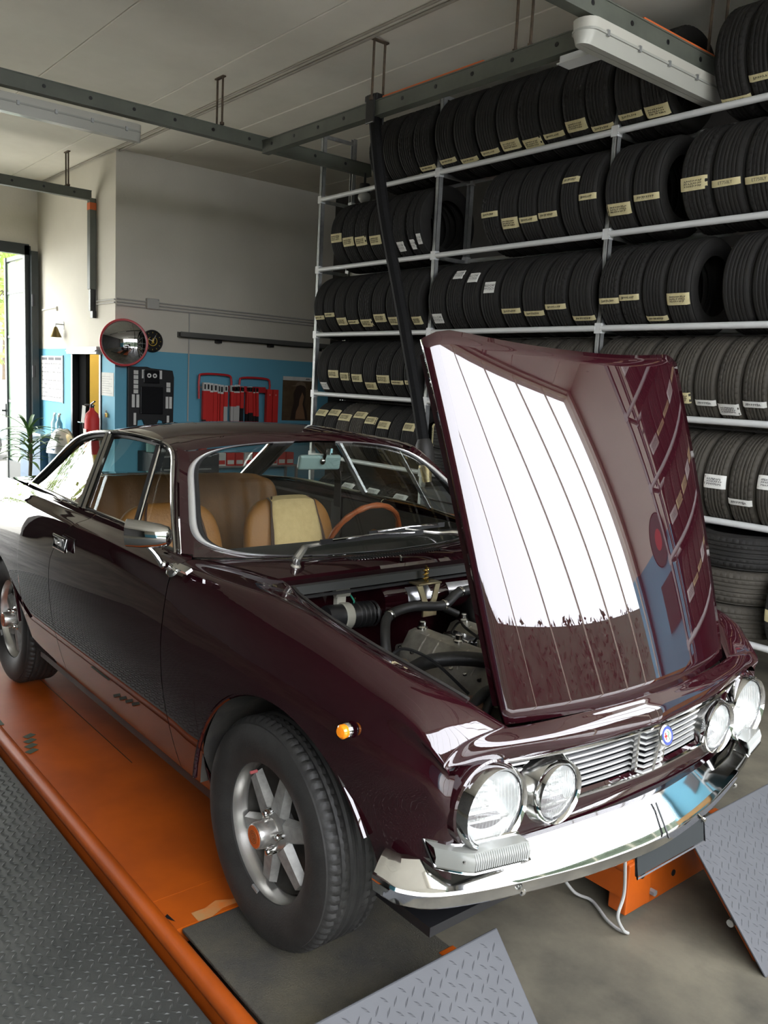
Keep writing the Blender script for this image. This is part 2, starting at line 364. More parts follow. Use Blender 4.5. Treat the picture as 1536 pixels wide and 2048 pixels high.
# ------------------------------------------------------------------ outdoors
asph = M('pale_paving', (.40, .39, .35), .8, noise=2, col2=(.32,.31,.28))  # pale grey paving with random darker mottling
struct(MB().bb(-60, BX-.3, -40, 40, FZ-.2, FZ-.02), 'ground_rear', asph, smooth=False)
struct(MB().bb(FX+.3, 60, -40, 40, FZ-.2, FZ-.02), 'ground_front', M('yard_paving', (.50,.49,.46), .85, noise=3), smooth=False)
leaf_a = M('bright_leaf', (.17, .26, .045), .55, noise=3, col2=(.26,.33,.08))  # yellowish green with random paler mottling
leaf_b = M('hedge_leaf', (.02, .035, .014), .7, noise=3, col2=(.03,.045,.02))
bark = M('bark', (.10, .075, .05), .85, noise=8, bump=(30,.5))
def foliage(mb, c, r, n, size, rng):
    for _ in range(n):
        while True:
            q = Vector((rng.uniform(-1,1), rng.uniform(-1,1), rng.uniform(-1,1)))
            if .25 < q.length < 1: break
        q = Vector((q.x*r[0], q.y*r[1], q.z*r[2]))+Vector(c)
        a = Vector((rng.gauss(0,1), rng.gauss(0,1), rng.gauss(0,1))).normalized(); b = a.orthogonal().normalized()
        b = Matrix.Rotation(rng.uniform(0, 6.28), 3, a) @ b; s = size*rng.uniform(.6, 1.3); d = a.cross(b)
        mb.add([q-b*s, q+d*s*.42+a*s*.1, q+b*s, q-d*s*.42+a*s*.1], [(0,1,2,3)])
def tree(loc, h, r, seed, label, n=2600, mat=None, sz=.13):
    rng = random.Random(seed); t = thing('tree', label, 'tree', loc, group='trees outside the rear gateway')
    tr = MB().tube(spline([(0,0,0),(.05,.03,h*.25),(-.03,.05,h*.5),(.02,0,h*.8)], 5), [.16-.1*i/15 for i in range(16)], 9)
    for k in range(5):
        a = k*1.25; tr.tube([(0,0,h*(.3+.08*k)),(math.cos(a)*r*.4, math.sin(a)*r*.4, h*(.45+.08*k))], [.06,.025], 6)
    tr.build('trunk', bark, t)
    f = MB()
    for k in range(7):
        a = k*2.4; foliage(f, (math.cos(a)*r*.42, math.sin(a)*r*.42, h*(.42+.085*k)), (r*.62, r*.62, h*.16), n//7, sz, rng)
    f.build('foliage', mat or leaf_a, t, smooth=False, weld=False, recalc=False)['kind'] = 'stuff'
tree((-16.5, 2.6, FZ), 6.5, 2.0, 3, 'bright green leafy tree right outside the open rear gateway')
tree((-22.5, 4.9, FZ), 7.5, 2.4, 4, 'tall leafy tree further back, behind the frosted door leaf')
tree((-20.0, -2.4, FZ), 7.0, 2.2, 5, 'broad green tree beyond the left side of the rear gateway')
tree((-18.5, -7.6, FZ), 6.8, 2.4, 6, 'leafy tree farthest left outside the rear gateway')
def parked(name, label, loc, rz, pm):
    c = thing(name, label, 'car', loc, (0, 0, rz), 'cars parked outside the rear gateway')
    prof = [(-2.0,.35),(-2.02,.7),(-1.9,.95),(-1.3,1.0),(-.7,1.42),(.5,1.42),(1.1,1.0),(1.9,.85),(2.05,.6),(2.0,.35)]
    rows = []
    for yy, k in ((-.85,.0),(-.82,.04),(.82,.04),(.85,.0)):
        rows.append([(x*(1 if k else .985), yy*(1 if z < 1.05 else .8), z+(k if z > .9 else 0)) for x, z in prof])
    b = MB().grid(rows); b.f += [tuple(range(10))[::-1], tuple(30+i for i in range(10))]
    b.build('body', pm, c, angle=30)
    for x in (-1.25, 1.28):
        for s in (-1, 1):
            wl = MB().lathe([(.20,.02),(.30,0),(.31,-.1),(.30,-.2),(.2,-.2)], (x, s*.87, .31), (0, s, 0), 20).build('wheel', tyre_m, c)
            MB().lathe([(.001,0),(.2,.0),(.205,.015),(.19,-.05)], (x, s*.87, .31), (0, s, 0), 16).build('hub_cap', wheel_silver, wl)
    for s in (-1, 1): MB().add([(-.62, s*.70, 1.34), (.45, s*.70, 1.34), (.95, s*.80, 1.06), (-1.1, s*.80, 1.06)], [(0,1,2,3)]).build('side_window', blackm, c, smooth=False)
parked('parked_car', 'silver grey car parked outside at the left edge of the picture', (-15.3, 3.6, FZ-.02), 1.5, M('silver_car_paint', (.42,.44,.45), .3, .4, coat=1))
parked('parked_car', 'red car parked outside, blurred behind the frosted door pane', (-16.6, 8.0, FZ-.02), 1.45, M('red_car_paint', (.5,.03,.03), .3, 0, coat=1))
rng = random.Random(11)
hd = thing('hedge', 'dark evergreen hedge across the yard behind the photographer', 'hedge', (11, 0, FZ))
f = MB()
for k in range(40): foliage(f, (rng.uniform(-.3,.3), -20+k*1.05, 2.15), (.8, .9, 1.30+.14*rng.random()), 420, .13, rng)
f.build('foliage', leaf_b, hd, smooth=False, weld=False, recalc=False)['kind'] = 'stuff'
MB().bb(-.5, .5, -20.5, 21.5, 0, 3.25).build('dense_core', leaf_b, hd, smooth=False)
# ------------------------------------------------------------------ the car: x forward, y left, origin on the runway below the front axle
car = thing('classic_coupe', 'dark burgundy classic coupe with open bonnet standing on the orange lift', 'car')
SX = [-3.38,-3.2,-2.9,-2.6,-2.35,-1.9,-1.5,-1.1,-.7,-.58,-.5,-.33,-.15,0,.2,.38,.5,.585]
YM = [.60,.68,.74,.77,.785,.79,.79,.79,.79,.79,.79,.788,.786,.782,.770,.748,.715,.668]
YC = [.53,.60,.66,.70,.725,.742,.748,.748,.745,.744,.742,.735,.725,.715,.71,.70,.688,.660]
ZC = [.80,.84,.87,.90,.925,.945,.945,.945,.94,.937,.935,.93,.928,.922,.897,.858,.822,.748]
Y7 = [.45,.52,.56,.59,.625,.685,.692,.692,.690,.665,.610,.51,.560,.575,.578,.572,.552,.490]
Z7 = [.84,.88,.92,.94,.955,.975,.968,.966,.940,.938,.930,.905,.897,.880,.856,.836,.812,.757]
ZB = [.42,.36,.30,.24,.22,.22,.22,.22,.22,.22,.22,.22,.22,.22,.24,.31,.37,.40]
def sect(x):
    ym, yc, zc, y7, z7, zb = (pch(SX, a, x) for a in (YM, YC, ZC, Y7, Z7, ZB))
    z3 = min(.66, zc-.13); rg = max(0, min(1, (x+.20)/.3))*max(0, min(1, (.60-x)/.12))
    tf = 1-.75*max(0, min(1, (x-.2)/.3))
    return [(ym-.13*tf, zb), (ym-.075*tf, zb+.055), (ym-.018, lerp(zb+.05, z3, .55)), (ym, z3), (ym-.010, lerp(z3, zc, .52)),
            (yc+.014, zc-.032), (yc-.036, zc+.003), (y7+.030*rg+.012, z7+.013*rg+.002), (y7, z7)]
def cr2(P, n):                                             # catmull-rom in the section plane
    return [(q.x, q.y) for q in spline([(a, b, 0) for a, b in P], n)]
ARCH = [(.052, .312, .392), (-2.335, .30, .352)]
def arch_z(x):
    z = 0
    for cx, cz, r in ARCH:
        if abs(x-cx) < r: z = max(z, cz+math.sqrt(r*r-(x-cx)**2))
    return z
NS = 6
def column(x, warp=None):
    P = cr2(sect(x), NS); za = arch_z(x)
    if za > P[0][1]:
        for i in range(len(P)-1):
            if P[i][1] <= za < P[i+1][1]:
                t = (za-P[i][1])/(P[i+1][1]-P[i][1]); P0 = (lerp(P[i][0], P[i+1][0], t), za); tail = P[i+1:]; break
        full = [P0]+tail; N = len(P); nt_ = 4*NS+1          # keep the upper rows in place, resample only the lower side
        up = P[nt_:]; low = [P0]+[q for q in P[:nt_+1] if q[1] > za+1e-6]
        L = [0]
        for i in range(len(low)-1): L.append(L[-1]+math.hypot(low[i+1][0]-low[i][0], low[i+1][1]-low[i][1]))
        res = []
        for k in range(nt_):
            d = L[-1]*k/nt_; j = 0
            while j < len(L)-2 and L[j+1] < d: j += 1
            t = (d-L[j])/max(1e-9, L[j+1]-L[j]); res.append((lerp(low[j][0], low[j+1][0], t), lerp(low[j][1], low[j+1][1], t)))
        P = res+up
    return P
def xs_between(a, b, step):
    n = max(2, int(round(abs(b-a)/step))); out = [lerp(a, b, i/n) for i in range(n+1)]
    for cx, cz, r in ARCH:
        for k in range(25):
            x = cx-r*math.cos(PI*k/24)
            if a < x < b: out.append(x)
        for e in (cx-r-.0006, cx+r+.0006):
            if a < e < b: out.append(e)
    out = sorted(out); res = [out[0]]
    for x in out[1:]:
        if x-res[-1] > .0004: res.append(x)
    return res
def dshift(z):                                             # rear door cut bends forward towards the window
    return .27*max(0, (z-.74)/.23)**1.6 if z > .74 else 0
def side_rows(a, b, step, shift0=False, shift1=False):
    rows = []
    for x in xs_between(a, b, step):
        P = column(x); r = []
        for yy, z in P:
            w0 = (b-x)/(b-a); s = 0
            if shift0: s += dshift(z)*w0
            if shift1: s += dshift(z)*(1-w0)
            if s:
                Q = cr2(sect(x+s), NS); j = 0
                while j < len(Q)-2 and Q[j+1][1] < z: j += 1
                yy = lerp(Q[j][0], Q[j+1][0], min(1, max(0, (z-Q[j][1])/max(1e-9, Q[j+1][1]-Q[j][1]))))
            r.append((x+s, -yy, z))
        rows.append(r)
    return rows
DF, DR = -.548, -1.575                                     # door cuts
body = MB()
fr = side_rows(DF+.002, .585, .035)
body.grid(fr)
body.grid(side_rows(-3.38, DR-.002, .05, shift1=True))
# tail panel
tl = cr2(sect(-3.38), NS); body.add([(-3.38, -y, z) for y, z in tl]+[(-3.42, 0, z) for y, z in tl], [(i, i+1, len(tl)+i+1, len(tl)+i) for i in range(len(tl)-1)])
# boot lid
TX = [-3.38,-3.2,-2.9,-2.6,-2.45]
rows = []
for x in TX:
    y7, z7 = pch(SX, Y7, x), pch(SX, Z7, x); rows.append([(x, -y7*k, z7+.02*(1-k*k)) for k in (1,.8,.6,.4,.2,0)])
body.grid(rows)
# nose: upper features wrap round the corner to the centre line
p = cr2(sect(.585), NS); i4 = 4*NS
ctrl = []
sec5 = [sect(.47), sect(.53), sect(.585)]
def ft(k):
    return [(.47, -sec5[0][k][0], sec5[0][k][1]), (.53, -sec5[1][k][0], sec5[1][k][1]), (.585, -sec5[2][k][0], sec5[2][k][1])]
NOSE = {8: [(.600,-.40,.752),(.622,-.25,.754),(.640,0,.756)],
        7: [(.606,-.42,.747),(.630,-.26,.745),(.648,0,.747)],
        6: [(.618,-.49,.728),(.648,-.28,.722),(.664,0,.724)],
        5: [(.602,-.53,.694),(.648,-.29,.690),(.673,0,.690)],
        4: [(.592,-.53,.682),(.630,-.29,.676),(.652,0,.676)]}
NOSE[8].insert(0, (.583,-.472,.752)); NOSE[7].insert(0, (.585,-.505,.754)); NOSE[6].insert(0, (.588,-.585,.742)); NOSE[5].insert(0, (.584,-.638,.708)); NOSE[4].insert(0, (.580,-.638,.698))
def edge585(k): yy, zz = sect(.585)[k]; return (.585, -yy, zz)
cur = {}
for k in (4, 5, 6, 7, 8):
    cur[k] = spline([edge585(k)]+NOSE[k], 7)
rows = []
first = [(.585, -a, b) for a, b in p[i4:]]
for i in range(len(cur[4])):
    q = [(v.x, v.y, v.z) for v in spline([cur[4][i], cur[5][i], cur[6][i], cur[7][i], cur[8][i]], NS)]
    rows.append(first if i == 0 else q)
body.grid(rows)
# corner return towards the lamp
low = p[:i4+1]
body.grid([[(.585, -a, b) for a, b in low], [(.592, -a+.012, b) for a, b in low], [(.575, -a+.03, b) for a, b in low]])
# bay flange below the bonnet edge
fl = [r[-1] for r in fr if r[0][0] > -.34]
body.grid([fl, [(x, y+.012, z-.004) for x, y, z in fl], [(x, y+.014, z-.05) for x, y, z in fl]])
body.mirror_y()
# panel under the grille and valance
def fx(yv, x0, k): return x0-k*yv*yv
ys = [lerp(-.66, .66, i/24) for i in range(25)]
body.grid([[(fx(a, .640, .22), a, .560) for a in ys], [(fx(a, .655, .22), a, .548) for a in ys], [(fx(a, .650, .21), a, .505) for a in ys],
           [(fx(a, .60, .2), a, .42) for a in ys], [(fx(a, .57, .2), a, .34) for a in ys]])
bo = body.build('body', paint, car, angle=50)
# doors
def door(side):
    mb = MB(); rows = side_rows(DR+.003, DF-.003, .05, shift0=True); mb.grid(rows)
    if side > 0: mb.v = [(x, -y, z) for x, y, z in mb.v]
    d = mb.build('door', paint, car, angle=50)
    s = side
    MB().bb(-1.495, -1.375, s*.786, s*.790, .825, .868).build('handle_recess', blackp, d, smooth=False)
    h = MB().tube([(-1.50, s*.793, .868), (-1.372, s*.793, .868), (-1.372, s*.793, .822), (-1.50, s*.793, .822)], .006, 8, closed=True)
    h.bb(-1.47, -1.40, s*.790, s*.800, .838, .856); h.cyl((-1.435, s*.79, .847), (-1.435, s*.803, .847), .008)
    h.build('door_handle', chrome, d)
    return d
for s in (-1, 1): door(s)
# ---- greenhouse
WB = lambda y: Vector((-.433-.32*y*y, y, .931+.024*y*y))    # windscreen base
WT = lambda y: Vector((-.905-.12*y*y, y, 1.272-.13*y*y))   # windscreen top
def wscreen(u, v, inset=0):                                # u -1..1 across, v 0..1 up
    hb, ht = .672-inset, .515-inset
    a, b = WB(u*hb), WT(u*ht); q = a.lerp(b, v); q += Vector((.018, 0, .022))*math.sin(PI*v)*(1-.5*u*u)
    return q
def wout(t, inset=0):                                      # rounded outline, t 0..1
    n = 5.5; c, s = math.cos(2*PI*t), math.sin(2*PI*t)
    u = abs(c)**(2/n)*(1 if c > 0 else -1); v = abs(s)**(2/n)*(1 if s > 0 else -1)
    return wscreen(u, .5+.5*v, inset)
NW = 96
outer = [wout(i/NW) for i in range(NW)]
rail = [(-.655,-.688,.930),(-.76,-.650,1.045),(-.86,-.605,1.155),(-.925,-.573,1.215),(-.985,-.558,1.243),(-1.10,-.552,1.258),(-1.35,-.550,1.265),(-1.6,-.551,1.255),(-1.80,-.555,1.228),(-1.94,-.565,1.180),(-2.15,-.590,1.06),(-2.36,-.615,.945)]
rail_s = spline(rail, 4)
gh = MB()
# roof skin between the rails, windscreen top and rear-window top
def roofz(x, y):
    zc_ = pch([-2.4,-2.1,-1.9,-1.6,-1.3,-1.1,-.98], [1.06,1.20,1.262,1.308,1.322,1.314,1.298], x)
    return zc_
rx = [-.95,-1.02,-1.13,-1.3,-1.45,-1.6,-1.75,-1.86,-1.95]
def rail_at(x):
    for a, b in zip(rail_s, rail_s[1:]):
        if b.x <= x <= a.x: t = (x-a.x)/(b.x-a.x); return a.lerp(b, t)
    return rail_s[-1]
rows = []
ks = [-1+2*j/20 for j in range(21)]
top = [WT(k*.515)+Vector((-.004,0,.004)) for k in ks]
rows.append(top)
for i, xe in enumerate(rx):
    R_ = rail_at((-.985, -1.03, -1.13)[i] if i < 3 else xe); r = []
    for k in ks:
        a = abs(k); yv = k*abs(R_.y); bl = max(0, 1-i/3.5)
        x = xe-(.05*k*k*bl)
        z = lerp(roofz(xe, 0), R_.z, a**2.6)
        r.append(Vector((x if i < 4 else xe, yv, z)))
    r[0] = Vector((R_.x, R_.y, R_.z)); r[-1] = Vector((R_.x, -R_.y, R_.z)); rows.append(r)
gh.grid(rows)
# rear header and C pillars, rear window hole between
RWt = lambda k: Vector((-1.99-.02*k*k, k*.50, 1.215-.03*k*k)); RWb = lambda k: Vector((-2.46+.06*k*k, k*.535, .945+.01*k*k))
gh.grid([rows[-1], [Vector((-1.975, RWt(k).y*1.03, RWt(k).z+.012)) for k in ks], [RWt(k) for k in ks]])
for s in (-1, 1):
    cp = [q for q in rail_s if q.x < -1.95]; n = len(cp)
    e = [RWt(1).lerp(RWb(1), i/(n-1)) for i in range(n)]
    R0 = rail_at(-1.95); cp = [R0]+cp; e = [Vector((-1.975, .515, 1.197))]+e
    gh.grid([[Vector((a.x, s*abs(a.y), a.z)), Vector((lerp(a.x, b.x, .5)-.012, s*(lerp(abs(a.y), b.y, .5)+.022), lerp(a.z, b.z, .5)+.012)), Vector((b.x, s*b.y, b.z))] for a, b in zip(cp, e)])
    gh.grid([[Vector((-2.36, s*.615, .945)), Vector((-2.6, s*.59, .94))], [Vector((-2.40, s*.535, .955)), Vector((-2.6, s*.3, .955))]])
    # A pillar: from the rail line to the windscreen edge
    ap = [q for q in rail_s if q.x > -.99]; n = len(ap)
    ed = [wscreen(1.0, .02+.98*i/(n-1)) for i in range(n)]
    gh.grid([[Vector((a.x, s*abs(a.y), a.z)), Vector((lerp(a.x, b.x, .5)+.004, s*(lerp(abs(a.y), b.y, .5)+.014), lerp(a.z, b.z, .5)+.010)), Vector((b.x, s*b.y, b.z))] for a, b in zip(ap, ed)])
# fill between the rounded glass outline and the square screen frame
def sq(t):
    c, s = math.cos(2*PI*t), math.sin(2*PI*t); m = max(abs(c), abs(s)); return wscreen(c/m, .5+.5*s/m)
gh.grid([[sq(i/NW) for i in range(NW)], [wout(i/NW, .002) for i in range(NW)]], closed_v=True)
gh.grid([[Vector((-2.46+.06*k*k, k*.535, .945)) for k in ks], [Vector((-2.6, k*.59, .945+.02*(1-k*k))) for k in ks]])
gh.build('roof', paint, car, angle=45)
# cowl between windscreen and bonnet opening
cw = MB(); rows = []
BE = lambda k: Vector((-.325-.02*k*k, k*.51, .912-.007*k*k))
for j in range(6):
    t = j/5.; rows.append([WB(k*.672).lerp(BE(k), t)+Vector((0, 0, .006*math.sin(PI*t)-.004*(j == 0))) for k in ks])
rows.append([BE(k)+Vector((.006, 0, -.010)) for k in ks]); rows.append([BE(k)+Vector((-.004, 0, -.030)) for k in ks])
rows.append([BE(k)+Vector((-.03, 0, -.034)) for k in ks])
cw.grid(rows)
cwo = cw.build('cowl_panel', paint, car, angle=40)
for i in range(34):                                        # punched air slots
    yv = -.20+.40*i/33; q = WB(yv).lerp(BE(yv/.51), .42)
    MB().box(q+Vector((0,0,.0065)), (.030, .005, .003), (0, .10, .35)).build('vent_slot', blackp, cwo, smooth=False)
MB().lathe([(.001,.012),(.006,.011),(.008,0),(.001,0)], (-.335, -.02, .918), (0,0,1), 10).cyl((-.335,-.02,.928), (-.345,-.02,.934), .003).build('washer_nozzle', chrome, cwo)
# glass
g = MB(); g.grid([[wscreen(u*.995, v) for u in [-1+2*i/16 for i in range(17)]] for v in [i/10 for i in range(11)]]); g.build('windscreen', screen, car)
g = MB(); g.grid([[RWt(k).lerp(RWb(k), v)+Vector((-.02,0,.02))*math.sin(PI*v) for k in ks] for v in [i/6 for i in range(7)]]); g.build('rear_window', screen, car)
bt = lambda x: Vector((x, -(pch(SX, Y7, x)-.004), pch(SX, Z7, x)+.004))
Bt0, Bt1 = Vector((-1.475, -.694, .972)), Vector((-1.545, -.553, 1.253))     # B bar bottom, top
for s in (-1, 1):
    F = lambda q: Vector((q.x, s*abs(q.y), q.z))
    xt = [-.99,-1.1,-1.2,-1.3,-1.4,-1.5,-1.545]; tp = [rail_at(x) for x in xt]
    bl = [bt(lerp(-.72, -1.475, i/6)) for i in range(7)]
    MB().grid([[F(a.lerp(b, t)+Vector((0, .012, -.004))) for t in (0,.33,.66,1)] for a, b in zip(tp, bl)]).build('door_window', screen, car)
    xt = [-1.56,-1.7,-1.82,-1.92,-2.02,-2.12,-2.25]; tp = [rail_at(x) for x in xt]; bl = [bt(lerp(-1.50, -2.27, i/6)) for i in range(7)]
    MB().grid([[F(a.lerp(b, t)+Vector((0, .012, -.004))) for t in (0,.33,.66,1)] for a, b in zip(tp, bl)]).build('quarter_window', screen, car)
    # chrome and rubber round the side glass
    rs = [F(q)+Vector((0, s*.004, .004)) for q in rail_s]
    MB().tube(rs, .0075, 8).build('window_trim', chrome, car)
    MB().tube([q+Vector((0, -s*.012, -.014)) for q in rs], .010, 6).build('window_seal', blackp, car)
    bl = [F(bt(lerp(-.66, -2.33, i/24)))+Vector((0, s*.002, .002)) for i in range(25)]
    MB().tube(bl, .008, 8).build('belt_trim', chrome, car)
    b0, b1 = F(Bt0)+Vector((0, s*.004, 0)), F(Bt1)+Vector((0, s*.006, 0)); off = Vector((.028, 0, 0))
    bb_ = MB().tube([b0, b1], .009, 4, sq=(.9, 1.3)).tube([b0+off*1.3, b1+off*.8], .006, 4, sq=(.9, 1.2)).build('b_pillar_trim', chrome, car)
    MB().tube([b0+off*.7-Vector((0, s*.006, 0)), b1+off*.5-Vector((0, s*.006, 0))], .012, 4, sq=(.7, 1)).build('b_pillar_seal', blackp, bb_)
    v0, v1 = F(bt(-.98)), F(rail_at(-1.085))
    vt = MB().tube([v0+Vector((0,s*.002,0)), v1+Vector((0,s*.002,-.01))], .010, 4, sq=(.6, 1)).build('vent_window_frame', blackp, car)
    MB().tube([v0+Vector((.016,s*.004,0)), v1+Vector((.014,s*.004,-.01))], .004, 6).build('chrome_edge', chrome, vt)
tr = MB()
def ribbon(pts, nrm_in, w1, w2, hgt):                      # flat chrome band following the screen outline
    return pts
o1 = [wout(i/NW) for i in range(NW)]; cc = wscreen(0, .5)
def band(mb, pa, pb, h):
    n = Vector((.80, 0, .60)); rows = [[a_.lerp(b_, .5-.5*math.cos(PI*j/6))+n*(.001+h*math.sin(PI*j/6)) for a_, b_ in zip(pa, pb)] for j in range(7)]
    return mb.grid(rows, closed_v=True)
band(tr, [wout(i/NW, -.012) for i in range(NW)], [wout(i/NW, .010) for i in range(NW)], .012).build('windscreen_trim', trim_chrome, car, angle=60)
band(MB(), [wout(i/NW, .010) for i in range(NW)], [wout(i/NW, .026) for i in range(NW)], .005).build('windscreen_seal', blackp, car, angle=60)
MB().tube([RWt(k)+Vector((-.004,0,.004)) for k in ks]+[RWt(1).lerp(RWb(1), i/6) for i in range(1,7)]+[RWb(-k) for k in ks][1:]+[RWb(-1).lerp(RWt(-1), i/6) for i in range(1,6)], .009, 6, closed=True).build('rear_window_trim', chrome, car)
# ---- bonnet, hinged at the nose and standing open
def bonnet_pt(a, b):                                       # a -1..1 across, b 0..1 from hinge to rear edge
    w = lerp(.474, .535, b**.75); yv = a*w; c = abs(a)
    L = lerp(.915, .955, c**2.2); corner = .035*max(0, (c-.82)/.18)**2
    bb2 = b*(L-(corner if b > 0 else 0)*b**6)
    base = Vector((.640-yv*yv*lerp(.28, .10, b), yv, .756))
    d = Vector((-.350, 0, .937)); n = Vector((.937, 0, .350))
    bul = .014*math.sin(PI*min(1, b*.94+.03))+.013*b*(1-c**2.4)-.006*(c**8)
    q = base+d*bb2+n*bul
    return q, n
bon = MB(); NA, NB = 28, 26
A_ = [-1+2*i/NA for i in range(NA+1)]; B_ = [j/NB for j in range(NB+1)]
topg = [[bonnet_pt(a, b)[0] for a in A_] for b in B_]
bon.grid(topg)
bon_o = bon.build('bonnet', paint, car, angle=50)
m = bon_o.modifiers.new('thickness', 'SOLIDIFY'); m.thickness = .014; m.offset = -1
NRM = Vector((.937, 0, .350))
und = MB()
for a in (-.93, .93): und.tube([bonnet_pt(a, b)[0]-NRM*.026 for b in (.05,.3,.6,.95)], .018, 4, sq=(1, 1.4))
for b in (.06, .92): und.tube([bonnet_pt(a, b)[0]-NRM*.026 for a in (-.93,-.5,0,.5,.93)], .018, 4, sq=(1.4, 1))
und.tube([bonnet_pt(-.9, .1)[0]-NRM*.026, bonnet_pt(.9, .9)[0]-NRM*.026], .014, 4, sq=(1, 1)).tube([bonnet_pt(.9, .1)[0]-NRM*.026, bonnet_pt(-.9, .9)[0]-NRM*.026], .014, 4, sq=(1, 1))
und.build('brace_frame', paint, bon_o)
MB().tube([(-.02, .50, .82), (.12, .51, 1.05), bonnet_pt(.92, .5)[0]-NRM*.03], .006, 6).build('bonnet_stay', galv, car)
# ---- wheels (wheel axis along local y, outside faces -y)
def tyre_rows(R, W, bead, nt, groove, blocks):
    half = [(bead, .42*W), (bead+.012, .455*W), (lerp(bead, R, .28), .50*W), (lerp(bead, R, .52), .525*W), (lerp(bead, R, .74), .50*W),
            (lerp(bead, R, .86), .475*W), (R-.017, .448*W), (R-.0075, .42*W), (R-.002, .375*W)]
    tread = [.35,.30,.265,.26,.225,.22,.17,.13,.125,.095,.09,.05,.02,.015,-.015,-.02]
    tread = tread[:-2]
    prof = half+[(R, t*W) for t in tread]
    full = prof+[(r, -h) for r, h in reversed(prof)]
    inner = [(bead, -.39*W), (bead+.02, -.42*W), (lerp(bead, R, .5), -.47*W), (R-.03, -.40*W), (R-.022, 0), (R-.03, .40*W), (lerp(bead, R, .5), .47*W), (bead+.02, .42*W), (bead, .39*W)]
    rows = []
    for k in range(nt):
        t = 2*PI*k/nt; r_ = []
        for r, h in full+inner:
            u = abs(h)/W
            if r > R-.012 and r <= R+.001:
                zz = (.012*math.sin(t*blocks)) if blocks else 0
                g = 0
                if any(abs(u-c) < .012 for c in (.2625, .1275, .0175)): g = groove if not blocks else groove
                if blocks and u > .27 and (k % (nt//blocks)) == 0: g = groove*.8
                if blocks and .14 < u < .25 and ((k+2) % (nt//blocks)) == 0: g = groove*.7
                r -= g
            r_.append((r, h))
        rows.append(r_)
    return rows
def tyre_mesh(name, R, W, bead, nt, groove, blocks, mat, axis='y'):
    mb = MB(); out = []
    for k, row in enumerate(tyre_rows(R, W, bead, nt, groove, blocks)):
        t = 2*PI*k/nt; c, s = math.cos(t), math.sin(t)
        sk = (lambda h: .10*h if blocks else 0)
        out.append([((r*math.cos(t+sk(abs(h))*6), -h, r*math.sin(t+sk(abs(h))*6)) if axis == 'y' else (h, r*c, r*s)) for r, h in row])
    mb.grid(out, closed_u=True, closed_v=True)
    return mb.mesh(name, mat, angle=28, weld=False)
WR = .308
tm = tyre_mesh('tyre', WR, .186, .186, 216, .006, 72, tyre_m)
rimm = MB().lathe([(.150,-.07),(.170,-.06),(.174,.02),(.179,.045),(.185,.056),(.187,.074),(.195,.080),(.2015,.077),(.202,.068),(.196,.064),(.19,.05),(.18,-.07)], (0,0,0), (0,-1,0), 64).mesh('wheel', wheel_silver)
dishm = MB().lathe([(.001,.012),(.05,.012),(.12,.004),(.160,.012),(.170,.022),(.1735,.030)], (0,0,0), (0,-1,0), 48).mesh('wheel_disc', M('wheel_disc_grey', (.085,.08,.07), .5, .6, noise=14, col2=(.05,.047,.04)))
sp = MB()
def sv(r, w_, h): return (w_, -h, r)
a = [sv(.048,-.034,.036), sv(.048,.034,.036), sv(.164,.025,.030), sv(.164,-.025,.030)]
b = [sv(.058,-.021,.058), sv(.058,.021,.058), sv(.160,.016,.050), sv(.160,-.016,.050)]
sp.add(a+b, [(4,5,6,7),(0,1,5,4),(1,2,6,5),(2,3,7,6),(3,0,4,7)])
spm = sp.mesh('spoke', spoke_grey, smooth=False)
hubm = MB().lathe([(.062,.02),(.060,.052),(.050,.060),(.038,.062),(.0365,.100),(.033,.112),(.030,.114)], (0,0,0), (0,-1,0), 32).mesh('hub', wheel_silver)
capm = MB().lathe([(.0005,.1145),(.030,.1145),(.0312,.112)], (0,0,0), (0,-1,0), 28).mesh('hub_cap', orange_cap)
emb = MB()
for q in range(3): emb.lathe([(.018-.006*q,.1148),(.018-.006*q,.1162),(.0155-.006*q,.1162),(.0155-.006*q,.1148)], (0,0,0), (0,-1,0), 20)
embm = emb.mesh('cap_emblem', M('emblem_brown', (.25,.07,.02), .4))
nutm = MB().lathe([(.011,.04),(.011,.072),(.008,.080),(.0005,.081)], (0,0,0), (0,-1,0), 10).mesh('lug_nut', chrome)
valm = MB().lathe([(.0045,.045),(.0045,.066),(.0005,.068)], (0,0,0), (0,-1,0), 8).mesh('valve', M('valve_cap', (.5,.12,.12), .4))
wbal = MB().bb(-.014, .014, -.083, -.076, -.190, -.182).mesh('balance_weight', galv, smooth=False)
def link(name, me, parent, loc=None, rot=None):
    o = bpy.data.objects.new(name, me); COL.objects.link(o); o.parent = parent
    if loc is not None: o.location = loc
    if rot is not None: o.rotation_euler = rot
    return o
for x, yv, side, spin in ((0, -.662, -1, .22), (-2.35, -.640, -1, .95), (0, .662, 1, .5), (-2.35, .640, 1, 1.4)):
    wl = link('wheel', rimm, car, (x, yv, WR+.0012), (0, spin, 0 if side < 0 else PI))
    link('tyre', tm, wl); link('wheel_disc', dishm, wl); link('hub', hubm, wl); link('hub_cap', capm, wl); link('cap_emblem', embm, wl)
    for k in range(6): link('spoke', spm, wl, rot=(0, k*PI/3, 0))
    for k in range(4): t = k*PI/2+.4; link('lug_nut', nutm, wl, (.052*math.cos(t), 0, .052*math.sin(t)))
    link('valve', valm, wl, (.163*math.cos(2.5), 0, .163*math.sin(2.5))); link('balance_weight', wbal, wl)
